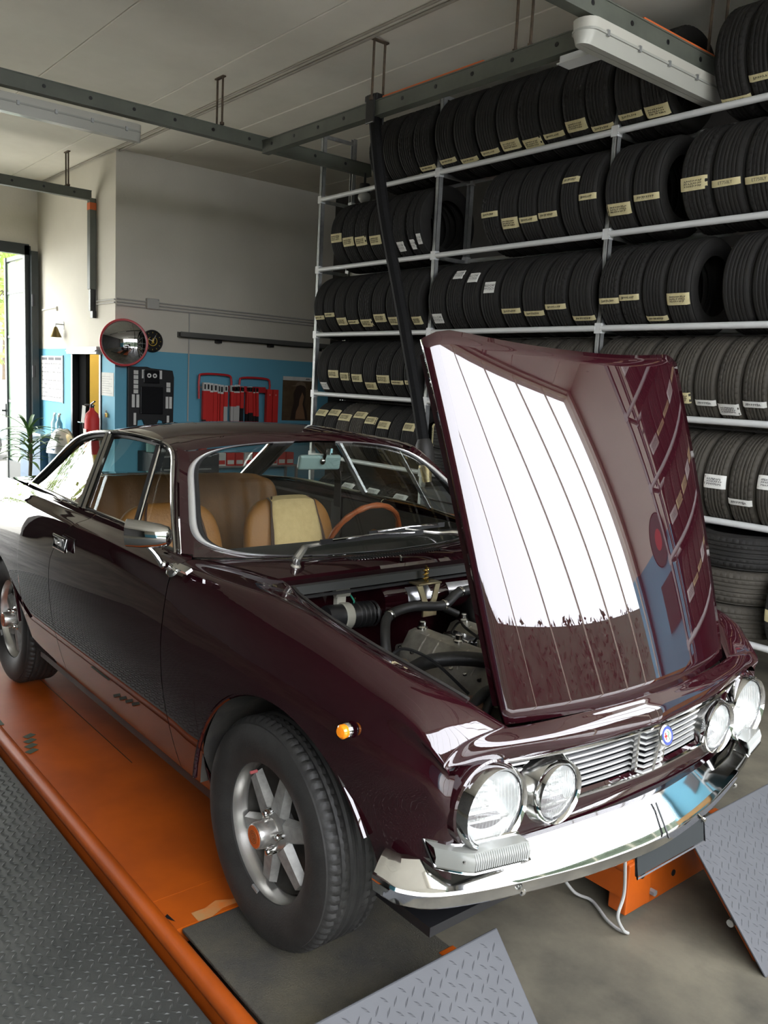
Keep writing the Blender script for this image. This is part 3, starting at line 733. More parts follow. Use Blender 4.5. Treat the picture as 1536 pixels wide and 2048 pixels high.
# wheel houses: dusty dark tubs
tub_m = M('dusty_wheel_house', (.022, .021, .019), .8, noise=7, col2=(.07,.064,.05), bump=(20,.3))
for cx, cz, r in ARCH:
    for s in (-1, 1):
        fa, ba = .26*PI, .50*PI                            # front part sits further in, where the wing narrows
        for y_, a_, b_ in ((.748, -fa if s < 0 else -ba, ba if s < 0 else fa), (.700, -.43*PI if s < 0 else fa, -fa if s < 0 else .43*PI)):
            MB().lathe([(r+.006, .005), (r+.008, -.05), (r+.02, -.28), (.05, -.28)], (cx, s*y_, cz), (0, s, 0), 24, a0=a_, a1=b_, up=(0,0,1)).build('wheel_house', tub_m, car)
        te = 1.12 if cx > -1 else 1.3
        lip = [(cx+(r-.002)*math.sin(t), s*(pch(SX, YM, cx+r*math.sin(t))-.012), cz+(r-.002)*math.cos(t)) for t in [-1.5+(1.5+te)*i/24 for i in range(25)]]
        MB().tube(lip, .007, 6).build('arch_lip', paint, car)
# underbody
ub = MB().bb(-3.3, .5, -.60, .60, .235, .26).bb(-1.95, -.36, -.705, -.60, .235, .30).bb(-1.95, -.36, .60, .705, .235, .30)
ub.build('underbody', blackm, car, smooth=False)
for s in (-1, 1):
    j = MB().tube([(-.50, s*.722, .325), (-.40, s*.722, .325), (-.40, s*.716, .302), (-.50, s*.716, .302)], .0035, 6, closed=True).build('jacking_point', chrome, car)
# ---- front: grille, lamps, bumper
GX = lambda y: .622-.24*y*y
gp = MB().grid([[(GX(a)-.03, a, z) for a in ys] for z in (.50, .56, .62, .69)]); grille = gp.build('grille', blackm, car)
MB().grid([[(.60-.05, a*.98, .70) for a in ys], [(.645-.2*a*a, a*.98, .68) for a in ys]]).build('brow_underside', blackm, grille)
for i in range(8):
    z = .566+.0155*i; lim = .60 if i > 4 else .60
    pts = []
    for k in range(61):
        a = lerp(-lim, lim, k/60); st = .030 if abs(a) < .056 else 0
        pts.append((GX(a)+st+.012, a, z-(.004 if st else 0)))
    MB().tube(pts, .0042, 6, sq=(.62, .9)).build('grille_bar', trim_chrome, grille)
sh = MB()
for s in (-1, 1): sh.tube([(.650, s*.060, .566), (.652, s*.060, .675)], .005, 4, sq=(1, 1))
sh.tube([(.664, 0, .560), (.672, 0, .615), (.682, 0, .650)], .006, 6)
sh.build('centre_shield', chrome_soft, grille)
lw = MB().tube([(.657-.22*a*a, a, .554) for a in ys], .005, 6).build('lower_grille_trim', chrome, grille)
MB().tube([(.676-.29*a*a, a, .684) for a in [lerp(-.53, .53, i/24) for i in range(25)]], .0038, 6).build('upper_grille_trim', chrome, grille)
bx_, bz_ = .704, .662
badge = MB().lathe([(.0005,.006),(.024,.006),(.028,.004),(.029,0),(.0005,0)], (bx_-.012, 0, bz_), (.96,0,.28), 28).build('badge', chrome, grille)
bn = Vector((.96,0,.28)).normalized(); bu = Vector((-.28,0,.96)).normalized(); bo_ = Vector((bx_-.012,0,bz_))+bn*.0062
def bpt(u, v): return bo_+Vector((0,1,0))*u+bu*v+bn*.0004
MB().lathe([(.0165,.0065),(.0235,.0065)], (bx_-.012, 0, bz_), bn, 28).build('badge_ring', M('badge_blue', (.03,.05,.22), .3), badge)
mb = MB(); mb.add([bpt(.016*math.cos(t), .016*math.sin(t)) for t in [2*PI*k/24 for k in range(24)]], [tuple(range(24))]); mb.build('badge_field', M('badge_white', (.75,.75,.70), .3), badge)
mb = MB(); bo_ += bn*.0004
for (u0, u1, v0, v1) in ((-.014,-.001,-.0025,.0025), (-.0105,-.0055,-.009,.009)): mb.add([bpt(u0,v0), bpt(u1,v0), bpt(u1,v1), bpt(u0,v1)], [(0,1,2,3)])
mb.build('badge_cross', M('badge_red', (.55,.02,.02), .3), badge)
mb = MB().tube([bpt(.004+.003*math.sin(k*1.1), -.012+.0024*k) for k in range(11)], .0012, 5); mb.build('badge_serpent', M('badge_green', (.03,.22,.07), .3), badge)
refl_m = M('lamp_reflector', (.66,.67,.66), .34, 1)
def headlight(c, r, ro, depth, label):
    c = Vector(c); ax = (1,0,0)
    ring = MB().lathe([(ro-.004,-depth),(ro,-.03),(ro,.002),(ro-.004,.012),(r+.006,.008),(r+.001,.0),(r,-.012)], c, ax, 48).build('headlight', chrome, car)
    MB().lathe([(.010,-.075),(r*.55,-.055),(r*.86,-.028),(r,-.004)], c, ax, 40).build('reflector', refl_m, ring)
    rows = []
    for i in range(9):
        rr = r*(1-i/8.); row = []
        for k in range(40):
            t = 2*PI*k/40; row.append(c+Vector((.016*(1-(rr/r)**2)+.0006*math.sin(rr*math.cos(t)*900), rr*math.cos(t), rr*math.sin(t))))
        rows.append(row)
    MB().grid(rows, closed_v=True).build('lens', fluted, ring, angle=80)
    fl_ = MB()
    for k in range(-6, 7):
        yy = k*r*.13; hh = math.sqrt(max(0, (r*.93)**2-yy*yy)); fl_.tube([c+Vector((.004, yy, -hh*.9)), c+Vector((.012, yy, 0)), c+Vector((.004, yy, hh*.9))], .0011, 4)
    fl_.build('lens_flutes', fluted, ring)
    MB().sphere(c+Vector((-.035,0,0)), .012, 10, 8, (1.6,1,1)).build('bulb', chrome, ring)
    MB().lathe([(r+.0005,.0005),(r+.004,.004),(r+.0065,.006)], c, ax, 40).build('lamp_gasket', blackp, ring)
for s in (-1, 1):
    MB().lathe([(.116,-.13),(.112,-.05),(.104,-.022),(.098,-.018)], (.624, s*.549, .596), (1,0,0), 40).build('lamp_bucket', paint, car)
    headlight((.624, s*.549, .596), .084, .099, .09, '')
    headlight((.642, s*.354, .588), .063, .077, .09, '')
    MB().lathe([(.094,-.05),(.080,-.012),(.0775,-.006)], (.642, s*.354, .588), (1,0,0), 40).build('lamp_surround', chrome_soft, grille)
BPX = [(.495,-.782,.486,.448),(.52,-.770,.482,.440),(.552,-.745,.480,.428),(.594,-.680,.478,.418),(.634,-.560,.478,.412),(.672,-.40,.482,.408),(.700,-.25,.490,.405),(.716,-.1,.490,.403),(.720,0,.490,.402)]
bpl = BPX+[(x, -y, a, b) for x, y, a, b in reversed(BPX[:-1])]
pth = spline([(x, y, 0) for x, y, a, b in bpl], 6); zt = spline([(a, b, 0) for x, y, a, b in bpl], 6)
rows = []
for i, q in enumerate(pth):
    t = (pth[min(i+1, len(pth)-1)]-pth[max(i-1, 0)]).normalized(); n = Vector((t.y, -t.x, 0))
    if n.dot(Vector((1,0,0))*.5+Vector((0, 1 if q.y > 0 else -1, 0))) < 0: n = -n
    a, b = zt[i].x, zt[i].y
    sec = [(-.075, a-.012), (-.066, a), (-.052, a-.002), (-.030, lerp(a, b, .36)), (-.010, lerp(a, b, .76)), (-.002, b+.008), (0, b), (-.004, b-.010), (-.010, b-.034), (-.016, b-.040), (-.03, b-.040)]
    rows.append([Vector((q.x, q.y, 0))+n*u+Vector((0,0,zv)) for u, zv in sec])
bmp = MB().grid(rows).build('bumper', chrome, car, angle=28)
for yv in (-.47, .47): MB().lathe([(.009,0),(.008,.004),(.003,.007),(.0005,.007)], (.661-.004, yv, .385), (1,0,-.3), 12).build('bumper_bolt', chrome_soft, bmp)
MB().box((.7085, 0, .44), (.004, .004, .09), (0, -.55, 0)).build('bumper_joint', blackm, bmp, smooth=False)
for s in (-1, 1):                                          # front indicator lamps standing on the bumper
    yy = [lerp(.482, .676, i/14) for i in range(15)]
    X = lambda y: .678-.24*(y-.482)-2.0*max(0, y-.625)**1.22
    f0 = [[Vector((X(y)-.045, s*y, .484)) for y in yy], [Vector((X(y), s*y, .481)) for y in yy], [Vector((X(y)+.002, s*y, .502)) for y in yy], [Vector((X(y)-.006, s*y, .521)) for y in yy], [Vector((X(y)-.045, s*y, .525)) for y in yy]]
    t_ = MB().grid(f0).build('turn_signal', M('frosted_clear_lens', (.20,.205,.185), .22, 0, coat=1, spec=.7), car, angle=60)
    rb = MB()
    for k in range(24):
        y = .490+k*.0056; rb.tube([Vector((X(y)+.0015, s*y, .483)), Vector((X(y)+.0030, s*y, .502)), Vector((X(y)-.0045, s*y, .519))], .0014, 5)
    rb.build('lens_ribs', M('lens_rib', (.34,.345,.33), .15, coat=1), t_)
    MB().tube([f0[1][i]+Vector((.001,0,-.003)) for i in range(15)]+[f0[4][14-i]+Vector((.004,0,.001)) for i in range(15)], .004, 6, closed=True).build('lamp_frame', chrome, t_)
    MB().cyl((X(.64)-.012, s*.638, .502), (X(.64)+.004, s*.638, .502), .004, 8).build('lens_screw', chrome, t_)
    m_ = MB().lathe([(.020,0),(.020,.004),(.0165,.010),(.0005,.010)], (.352, s*.757, .727), (.22, s*.97, .08), 20).build('side_marker', chrome, car)
    MB().lathe([(.0165,.006),(.0165,.018),(.012,.023),(.0005,.024)], (.352, s*.757, .727), (.22, s*.97, .08), 18).build('marker_lens', orange_lens, m_)
pl = MB().box((.690, .085, .338), (.008, .315, .075), (0, -.12, 0)).build('number_plate', M('blanked_grey_plate', (.028,.031,.031), .8, spec=.1), car, smooth=False, bevel=.002)
MB().tube([(.688, -.075, .377), (.688, .245, .377), (.700, .245, .299), (.700, -.075, .299)], .003, 4, closed=True).build('plate_frame', blackm, pl)
for yv in (-.065, .235): MB().cyl((.690, yv, .366), (.700, yv, .364), .006, 8).build('plate_bolt', chrome, pl)
# ---- wing mirror, wipers
mr = MB()
ring_ = []
for i, (t, hh, dd) in enumerate(((0,.040,.020),(.02,.043,.034),(.35,.042,.040),(.75,.036,.036),(.93,.030,.028),(1.0,.018,.012))):
    c = Vector((-.580, -.888, 1.035)).lerp(Vector((-.493, -.786, 1.030)), t)
    ring_.append([c+Vector((.72*dd*math.cos(k*PI/10), -.6*dd*math.cos(k*PI/10), hh*math.sin(k*PI/10)*(1 if abs(math.sin(k*PI/10)) < .9 else .97))) for k in range(20)])
mr.grid(ring_, closed_v=True); mr.f.append(tuple(range(20))); mr.f.append(tuple(range(119, 99, -1)))
side_m = mr.build('wing_mirror', chrome, car, angle=40)
MB().tube(spline([(-.515, -.805, .945), (-.525, -.822, .975), (-.54, -.845, 1.005)], 4), [.008]*4+[.007]*5, 8).build('mirror_arm', chrome, side_m)
bs = MB().lathe([(.024,0),(.022,.008),(.012,.016),(.010,.03)], (-.505, -.772, .925), (.1,-.75,.6), 16)
bs.box((-.455, -.765, .938), (.075, .022, .010), (.5, 0, 0)); bs.sphere((-.515, -.800, .943), .013, 10, 8)
bs.build('mirror_base', chrome, side_m)
def wiper(piv, mid, tip, b0, b1, nm):
    piv, mid, tip, b0, b1 = map(Vector, (piv, mid, tip, b0, b1))
    w_ = MB().tube(spline([piv+Vector((0,0,.022)), piv.lerp(mid, .45)+Vector((.006,0,.028)), mid, tip], 4), [.014,.0135,.013,.012,.011,.010,.008,.0075,.007,.006,.006,.006,.006], 8)
    w_.lathe([(.017,0),(.017,.006),(.011,.012),(.011,.022),(.008,.032),(.0005,.034)], piv-Vector((0,0,.002)), (.25,0,1), 14)
    o = w_.build('wiper_arm', wheel_silver, car)
    MB().lathe([(.020,0),(.020,.003),(.012,.003)], piv-Vector((0,0,.003)), (.25,0,1), 16).build('pivot_ring', chrome, o)
    n = Vector((.75,0,.65)); MB().tube([b0+n*.006, b0.lerp(b1,.5)+n*.010, b1+n*.006], .006, 4, sq=(1.4,.6)).build('wiper_blade', blackp, o)
    MB().tube([b0.lerp(b1,.1)+n*.012, b0.lerp(b1,.5)+n*.024, b0.lerp(b1,.9)+n*.012], .004, 6).build('blade_bridge', chrome, o)
ws = lambda y, v: wscreen(y/.60, v)+Vector((.012,0,.010))
wiper((-.395, -.41, .922), ws(-.27, .06), ws(-.02, .11), ws(-.24, .075), ws(.17, .085), '')
wiper((-.415, .39, .920), ws(.24, .07), ws(.10, .13), ws(-.06, .115), ws(.30, .12), '')
# ---- cabin
dark_trim = M('dark_cabin_trim', (.02,.018,.015), .75, noise=20, col2=(.03,.026,.02))
cab = MB().bb(-2.45, -.45, -.66, .66, .26, .30).bb(-.50, -.44, -.62, .62, .28, .90)
cab.build('cabin_floor', dark_trim, car, smooth=False)
for s in (-1, 1):
    MB().bb(-1.60, -.60, s*.672, s*.69, .30, .93).bb(-2.4, -1.60, s*.60, s*.66, .30, .92).build('door_lining', dark_trim, car, smooth=False)
    q = MB().tube([(-1.33, s*.66, .80), (-1.05, s*.64, .79), (-.85, s*.66, .80)], .02, 8).build('arm_rest', tan_d, car)
dsh = MB(); prof = [(-.46,.86),(-.47,.905),(-.60,.925),(-.72,.925),(-.79,.905),(-.80,.86),(-.76,.74),(-.70,.66),(-.55,.60)]
dsh.grid([[(x, yv, z) for x, z in prof] for yv in (-.63,-.3,0,.3,.63)])
dsh.build('dashboard', M('black_vinyl', (.014,.013,.012), .6), car, angle=60)
def pad(c, half, tilt, n=2.6, pleats=0, mat=tan, name='backrest', parent=None, px=.006, res=(28, 36)):
    rows = []; c = Vector(c); mt = Matrix.Rotation(tilt, 3, 'Y')
    for i in range(res[0]+1):
        ph = -PI/2+PI*i/res[0]; row = []
        for k in range(res[1]):
            th = 2*PI*k/res[1]
            f = lambda w_, e: math.copysign(abs(w_)**e, w_)
            e1, e2 = 2/n*.8, 2/n*.9
            q = Vector((half[0]*f(math.cos(ph), e1)*f(math.cos(th), .7), half[1]*f(math.cos(ph), e1*.9)*f(math.sin(th), e2), half[2]*f(math.sin(ph), e2)))
            if pleats and q.x > 0: q.x += px*math.cos(q.y*pleats)
            row.append(c+mt @ q)
        rows.append(row)
    return MB().grid(rows, closed_v=True).build(name, mat, parent, angle=60)
for yv, cov in ((.315, True), (-.295, False)):
    seat = pad((-1.30, yv, .44), (.27, .25, .085), -.08, 3.2, 60, tan, 'front_seat', car)
    pad((-1.515, yv, .685), (.062, .245, .28), -.22, 2.7, 0, tan, 'seat_back', seat)
    for s in (-1, 1):
        MB().tube(spline([(-1.40, yv+s*.16, .50), (-1.435, yv+s*.155, .70), (-1.50, yv+s*.125, .90), (-1.545, yv+s*.10, .965)], 5), .0045, 6).build('seam_piping', piping_d, seat)
    if cov:
        rows = []
        for t, (x, z) in enumerate(((-1.382,.49),(-1.402,.59),(-1.428,.705),(-1.458,.825),(-1.490,.91),(-1.520,.957),(-1.560,.970),(-1.60,.95))):
            w_ = .155-.007*t; rows.append([(x+.012-.02*(k/6.)**2*(1 if t < 5 else .3), yv+w_*k/6., z-.012*(k/6.)**4) for k in range(-6, 7)])
        MB().grid(rows).build('seat_cover', cream, seat, solid=.006)
        for s in (0, 12): MB().tube([Vector(r[s]) for r in rows], .004, 6).build('cover_edging', piping_d, seat)
rb = pad((-1.85, 0, .50), (.24, .58, .10), -.1, 3.5, 0, tan_d, 'rear_bench', car, res=(24, 60))
pad((-2.08, 0, .755), (.075, .60, .26), -.24, 4.5, 56, tan_d, 'bench_back', rb, px=.008, res=(30, 240))
MB().bb(-2.45, -2.12, -.60, .60, .90, .93).build('parcel_shelf', dark_trim, car, smooth=False)
# steering wheel, column, inside mirror
sc_, sn = Vector((-1.03, .36, .835)), Vector((-.90, 0, .43)).normalized(); su = Vector((.43, 0, .90)).normalized(); sy = Vector((0,1,0))
rim = [sc_+su*.185*math.cos(t)+sy*.185*math.sin(t) for t in [2*PI*k/64 for k in range(64)]]
stw = MB().tube(rim, [.0125+.0014*math.cos(k*PI/2) for k in range(64)], 10, closed=True).build('steering_wheel', wood, car)
for t in (PI/2, -PI/2, PI):
    d = su*math.cos(t)+sy*math.sin(t); MB().tube([sc_-sn*.03+d*.03, sc_-sn*.012+d*.10, sc_+d*.18], .011, 4, sq=(.35, 1.2)).build('wheel_spoke', chrome_soft, stw)
MB().lathe([(.035,-.04),(.034,-.01),(.02,.0),(.0005,.002)], sc_, sn, 20).build('horn_pad', blackp, stw)
MB().cyl(sc_-sn*.03, sc_-sn*.45, .025, 12).build('steering_column', blackp, car)
im = MB().box((-.925, .04, 1.192), (.022, .185, .060), (0, .25, -.1)).build('inside_mirror', M('grey_mirror_shell', (.16,.22,.21), .35), car, smooth=False, bevel=.009, seg=3)
MB().tube([(-.91, .045, 1.195), (-.90, .05, 1.225), (-.965, .05, 1.258)], .008, 8).sphere((-.912, .045, 1.197), .014, 10, 8).build('mirror_stem', chrome, im)
MB().tube(spline([(-1.50, .50, 1.17), (-1.52, .57, 1.08), (-1.55, .60, .9)], 4), .012, 4, sq=(.25, 1.6)).build('seat_belt', blackp, car)
MB().box((-1.50, .505, 1.17), (.03, .02, .05)).build('belt_anchor', chrome, car, bevel=.004)
# ---- engine bay
bay = MB()
exs = [lerp(-.33, .57, i/14) for i in range(15)]
rows = []
for x in exs:
    y7, z7 = pch(SX, Y7, x)-.014, pch(SX, Z7, x)-.05
    rows.append([(x, -y7, z7), (x, -(y7-.03), z7-.06), (x, -.47, .62), (x, -.44, .42)])
bay.grid(rows).mirror_y()
bay.bb(-.42, .57, -.45, .45, .40, .42)
bayo = bay.build('engine_bay', M('black_bay_paint', (.010,.009,.009), .4, coat=.3), car)
fw = MB().grid([[(-.350, k*.51, .878) for k in ks], [(-.385, k*.51, .868) for k in ks], [(-.39, k*.51, .80), ][:0] or [(-.392, k*.51, .80) for k in ks], [(-.40, k*.51, .42) for k in ks]]).build('firewall', paint, bayo)
MB().tube([BE(k*.99)+Vector((.004,0,-.042)) for k in ks], .015, 4, sq=(.9, 1.2)).build('cowl_seal', M('grey_rubber_seal', (.05,.052,.048), .55), bayo)
MB().tube([BE(k*.95)+Vector((.012,0,-.068)) for k in ks], .006, 6).build('cable_run', hose_m, bayo)
MB().tube([(exs[i], -(pch(SX, Y7, exs[i])-.02), pch(SX, Z7, exs[i])-.006) for i in range(1, 14)], .006, 6).build('bay_edge_seal', rubber, bayo)
eng = MB().bb(-.26, .26, -.10, .20, .42, .66).bb(-.24, .24, -.15, .24, .42, .56).build('engine', alu_dark, car, smooth=False, bevel=.012)
def cam_cover(y0, nm):
    prof = [(-.075,.60),(-.068,.662),(-.048,.690),(-.030,.716),(.0,.722),(.030,.716),(.046,.690),(.056,.662),(.060,.60)]
    rows = []
    for x, k, dz_ in ((-.235,.55,-.02),(-.222,.85,-.006),(-.19,1,0),(.19,1,0),(.222,.9,-.005),(.235,.6,-.02)):
        rows.append([(x, y0+a*k, (z+dz_) if z > .61 else z) for a, z in prof])
    mb = MB().grid(rows); mb.f += [tuple(range(9)), tuple(range(53, 44, -1))]
    o = mb.build('cam_cover', alu, eng, angle=40)
    for x in (-.19, -.02, .16): MB().lathe([(.018,-.006),(.018,.004),(.012,.008),(.012,.022),(.009,.025),(.0005,.025)], (x, y0+.004, .722), (0,0,1), 12).build('cover_nut', chrome_soft if x < .1 else M('copper', (.45,.19,.09), .35, 1), eng)
    for x in (-.13, -.07, .05, .11): MB().tube([(x, y0-.066, .664), (x, y0-.046, .695), (x, y0-.02, .720)], .004, 6).build('cover_rib', alu, eng)
    return o
cam_cover(-.045, ''); cam_cover(.145, '')
MB().bb(-.22, .22, .02, .08, .60, .668).build('plug_valley', alu_dark, eng, smooth=False, bevel=.006)
for x in (-.15, -.04, .07, .18):
    MB().cyl((x, .05, .665), (x, .05, .70), .011, 10).build('plug_cap', blackp, eng)
    MB().tube(spline([(x, .05, .70), (x+.03, .06, .745), (x+.09, .05, .73), (.24, .02+.03*x, .68)], 6), .0045, 6).build('plug_lead', blackp, eng)
MB().box((-.10, .05, .692), (.12, .055, .030)).build('valley_plate', chrome_soft, eng, bevel=.004)
def hose(name, pts, r, mat=hose_m, parent=None): return MB().tube(spline(pts, 7), r, 12).build(name, mat, parent or eng)
hose('heater_hose', [(-.13,-.235,.66),(-.17,-.215,.725),(-.235,-.15,.765),(-.26,-.03,.775),(-.235,.09,.772),(-.26,.19,.800),(-.26,.30,.795),(-.23,.38,.745)], .0165)
hose('water_hose', [(-.36,-.27,.71),(-.345,-.19,.735),(-.32,-.10,.758),(-.29,0,.775),(-.24,.08,.765),(-.21,.14,.74)], .012)
hose('radiator_top_hose', [(-.02,-.235,.665),(.03,-.205,.70),(.09,-.14,.715),(.16,-.07,.712),(.24,-.02,.70),(.36,.02,.69)], .022)
hose('bypass_hose', [(.30,-.16,.70),(.245,-.20,.665),(.235,-.235,.60),(.28,-.25,.53),(.38,-.22,.48)], .017)
hose('breather_hose', [(.34,-.14,.72),(.285,-.17,.69),(.27,-.21,.62),(.31,-.23,.54),(.42,-.20,.50)], .014)
MB().lathe([(.011,0),(.014,.004),(.014,.016),(.011,.020),(.016,.024),(.016,.036),(.011,.042)], (-.35,-.155,.748), (.15,.95,.18), 12).build('brass_fitting', M('brass', (.75,.50,.12), .25, 1), eng)
MB().lathe([(.010,0),(.012,.002),(.012,.05),(.016,.055),(.016,.07),(.010,.075)], (-.342,-.11,.757), (.15,.95,.16), 10).build('pipe_union', chrome_soft, eng)
rs_ = MB().lathe([(.0005,0),(.038,0),(.040,.01),(.040,.17),(.034,.18),(.0005,.182)], (-.335,-.33,.760), (.02,1,-.06), 24).build('ribbed_filter', blackp, bayo)
for k in range(5): MB().lathe([(.0400,0),(.0435,.004),(.0435,.008),(.0400,.012)], (-.335,-.215+.018*k,.754-.001*k), (.02,1,-.06), 24).build('filter_rib', blackp, rs_)
MB().lathe([(.041,0),(.044,.004),(.044,.030),(.041,.034)], (-.335,-.27,.757), (.02,1,-.06), 24).build('filter_band', M('pale_band', (.33,.32,.26), .6), rs_)
cap_m = M('pale_plastic', (.42,.41,.33), .5)
MB().cyl((-.365,-.275,.828), (-.355,-.225,.830), .016, 14).box((-.362,-.255,.80), (.02,.035,.045)).build('relay', cap_m, bayo)
MB().tube(spline([(-.355,-.225,.825),(-.345,-.21,.80),(-.335,-.215,.78)], 5), .003, 5).build('green_wire', M('green_wire', (.02,.25,.16), .5), bayo)
hb = MB().lathe([(.0005,0),(.05,0),(.056,.012),(.056,.44),(.05,.452),(.0005,.452)], (-.345,-.115,.785), (0,1,-.02), 28).build('heater_drum', paint, bayo)
foil = M('silver_foil_sticker', (.55,.55,.56), .3, .7, noise=25, col2=(.38,.38,.40))
for y0, y1 in ((-.02,.085), (.17,.285)):
    rows = [[Vector((-.345+.0572*math.cos(t), y, .785-.02*(y+.115)+.0572*math.sin(t))) for y in (y0, y1)] for t in [.05+.18*i for i in range(6)]]
    MB().grid(rows).build('foil_sticker', foil, hb)
zinc = M('yellow_zinc', (.55,.47,.28), .3, .9, noise=20, col2=(.42,.36,.22))
lt = MB().box((-.285,.048,.846), (.055,.105,.006)).tube([(-.268,.005,.846),(-.262,.022,.80),(-.258,.036,.765)], .007, 4, sq=(.5,1.6)).tube([(-.268,.090,.846),(-.262,.075,.80),(-.258,.060,.765)], .007, 4, sq=(.5,1.6))
lt.box((-.256,.048,.752), (.008,.062,.035)).build('bonnet_latch', zinc, bayo, bevel=.001)
lt2 = MB().tube([(-.285+.010*math.cos(t), .048+.010*math.sin(t), .85+.0022*t) for t in [k*.5 for k in range(44)]], .0024, 6).cyl((-.285,.048,.85), (-.285,.048,.905), .004, 8)
lt2.build('latch_spring', M('gold_spring', (.70,.50,.16), .25, 1), bayo)
MB().lathe([(.0005,.0),(.05,0),(.055,.01),(.055,.07),(.04,.085),(.0005,.09)], (-.37,.40,.78), (.6,0,.8), 20).build('fluid_tank', M('grey_tank', (.38,.38,.35), .4, .3), bayo)
MB().lathe([(.0005,.09),(.05,.085),(.10,.06),(.125,.02),(.125,-.02),(.1,-.05)], (-.30,.37,.70), (.85,-.1,.4), 32).build('brake_servo', blackm, bayo)
for k in range(3): MB().tube(spline([(-.36,.10+.05*k,.86),(-.33,.2+.04*k,.862),(-.34,.34,.86),(-.36,.48,.87)], 5), .004, 6).build('brake_pipe', galv if k == 1 else hose_m, bayo)
MB().bb(.50, .54, -.30, .36, .44, .735).build('radiator', M('radiator_black', (.012,.012,.012), .5, bump=(80,.6)), car, smooth=False, bevel=.006)
sh_ = MB().tube([(.455, .02+.21*math.cos(t), .57+.21*math.sin(t)) for t in [2*PI*k/40 for k in range(40)]], .016, 8, closed=True).build('fan_shroud', blackp, bayo)
for k in range(5):
    t = k*2*PI/5; MB().box((.44, .02+.11*math.cos(t), .57+.11*math.sin(t)), (.008,.05,.17), (t-PI/2+.0, .0, 0)).build('fan_blade', blackm, sh_, smooth=False)
ex = MB().tube(spline([(-.16,-.15,.62),(-.05,-.20,.60),(.08,-.22,.57),(.18,-.24,.52)], 5), .028, 12).build('exhaust_manifold', M('sandy_cast_iron', (.33,.27,.19), .7, .3, noise=15, col2=(.22,.17,.11)), eng)
ds = MB().lathe([(.0005,.05),(.03,.05),(.034,.04),(.034,-.03),(.024,-.04)], (.22,-.205,.60), (.3,-.5,.8), 16).build('distributor', M('rusty_casting', (.20,.10,.05), .8, noise=30, col2=(.07,.05,.04)), eng)
MB().box((.262,-.25,.628), (.022,.03,.014), (.3,.2,.6)).build('white_clip', M('white_clip', (.6,.6,.58), .4), eng, bevel=.003)
MB().tube([(.27,-.235,.635),(.285,-.255,.60),(.29,-.265,.565)], .004, 6).build('copper_pipe', M('copper_pipe', (.5,.27,.12), .35, 1), eng)
MB().tube([(.06,-.30,.66),(.12,-.315,.66)], .003, 6).build('oil_dipstick', chrome_soft, eng)
# printed white lettering on the inner wing
rngs = random.Random(5); mb = MB()
for r_ in range(3):
    for k in range(7):
        x = -.02+.011*k+.02*r_; yv, zv = -.455-.004*r_, .712-.012*r_
        mb.box((x, -.497+.012*r_, .695-.022*r_), (.006+.003*rngs.random(), .0015, .011*rngs.uniform(.5,1)), (.6, .0, 0))
mb.build('white_lettering', M('white_print', (.5,.5,.5), .6), bayo, smooth=False)

# ribbed exhaust-side guard, coil, bolts along the cam covers, inner-wing box
for y0 in (-.045, .145):
    for x in [-.21+.06*i for i in range(8)]:
        for sgn in (-1, 1): MB().lathe([(.007,0),(.007,.006),(.0005,.007)], (x, y0+sgn*(.066 if sgn < 0 else .055)-.004, .660), (0, sgn*.4, .9), 6).build('cover_bolt', chrome_soft, eng)
ig = MB().cyl((.02,-.36,.60), (.02,-.36,.70), .028, 16).build('ignition_coil', alu, bayo)
MB().cyl((.02,-.36,.70), (.02,-.36,.735), .020, 14, .012).build('coil_cap', blackp, ig)
MB().tube(spline([(.02,-.36,.735),(.05,-.33,.765),(.12,-.28,.74),(.21,-.22,.66)], 6), .005, 6).build('coil_lead', blackp, ig)
bxo = MB().bb(-.26, -.12, -.455, -.395, .60, .72).build('fuse_box', blackp, bayo, smooth=False, bevel=.008)
MB().bb(-.255, -.125, -.45, -.40, .72, .726).build('fuse_box_lid', M('smoked_lid', (.04,.04,.04), .2, coat=.5), bxo, smooth=False)
MB().tube(spline([(-.12,-.42,.66),(.0,-.43,.65),(.15,-.42,.62),(.33,-.40,.58)], 6), .009, 8).build('wiring_loom', hose_m, bayo)
for k in range(3): MB().lathe([(.0175,0),(.0195,.002),(.0195,.010),(.0175,.012)], ((-.235,-.15,.765), (-.26,.19,.80), (-.235,.09,.772))[k], ((-.3,.9,.2), (-.1,1,.1), (0,1,0))[k], 16).build('hose_clamp', chrome_soft, eng)
# ------------------------------------------------------------------ the scissor lift, ramps, floor plate
tread_dark = M('dark_tread_plate', (.046,.049,.045), .5, .25, noise=2.5, col2=(.075,.077,.070), bump=(60,.1), detail=8)
tread_grey = M('grey_painted_tread_plate', (.058,.060,.064), .55, 0, noise=3, col2=(.048,.050,.054), spec=.3)
anti = M('gritty_turn_plate', (.030,.029,.025), .85, noise=3.2, col2=(.085,.074,.045), bump=(240,.5), detail=9)
def lug_field(x0, x1, y0, y1, pitch, ln, wd, hgt, mapf, skip=None):
    mb = MB(); i = 0; y = y0+pitch*.5
    while y < y1-.01:
        x = x0+pitch*(.5 if i % 2 else 1.0); j = 0
        while x < x1-.01:
            a = .62 if (i+j) % 2 else -.62+PI/2*0-.33; a = PI/4 if (i+j) % 2 else -PI/4
            c, s = math.cos(a), math.sin(a)
            P = lambda u, v, w_: mapf(x+u*c-v*s, y+u*s+v*c, w_)
            if not skip or not skip(x, y):
                mb.add([P(-ln,0,0), P(0,-wd,0), P(ln,0,0), P(0,wd,0), P(-ln*.45,0,hgt), P(ln*.45,0,hgt)], [(0,1,5,4),(1,2,5),(2,3,4,5),(3,0,4)])
            x += pitch; j += 1
        y += pitch*.5 if False else pitch; i += 1
    return mb
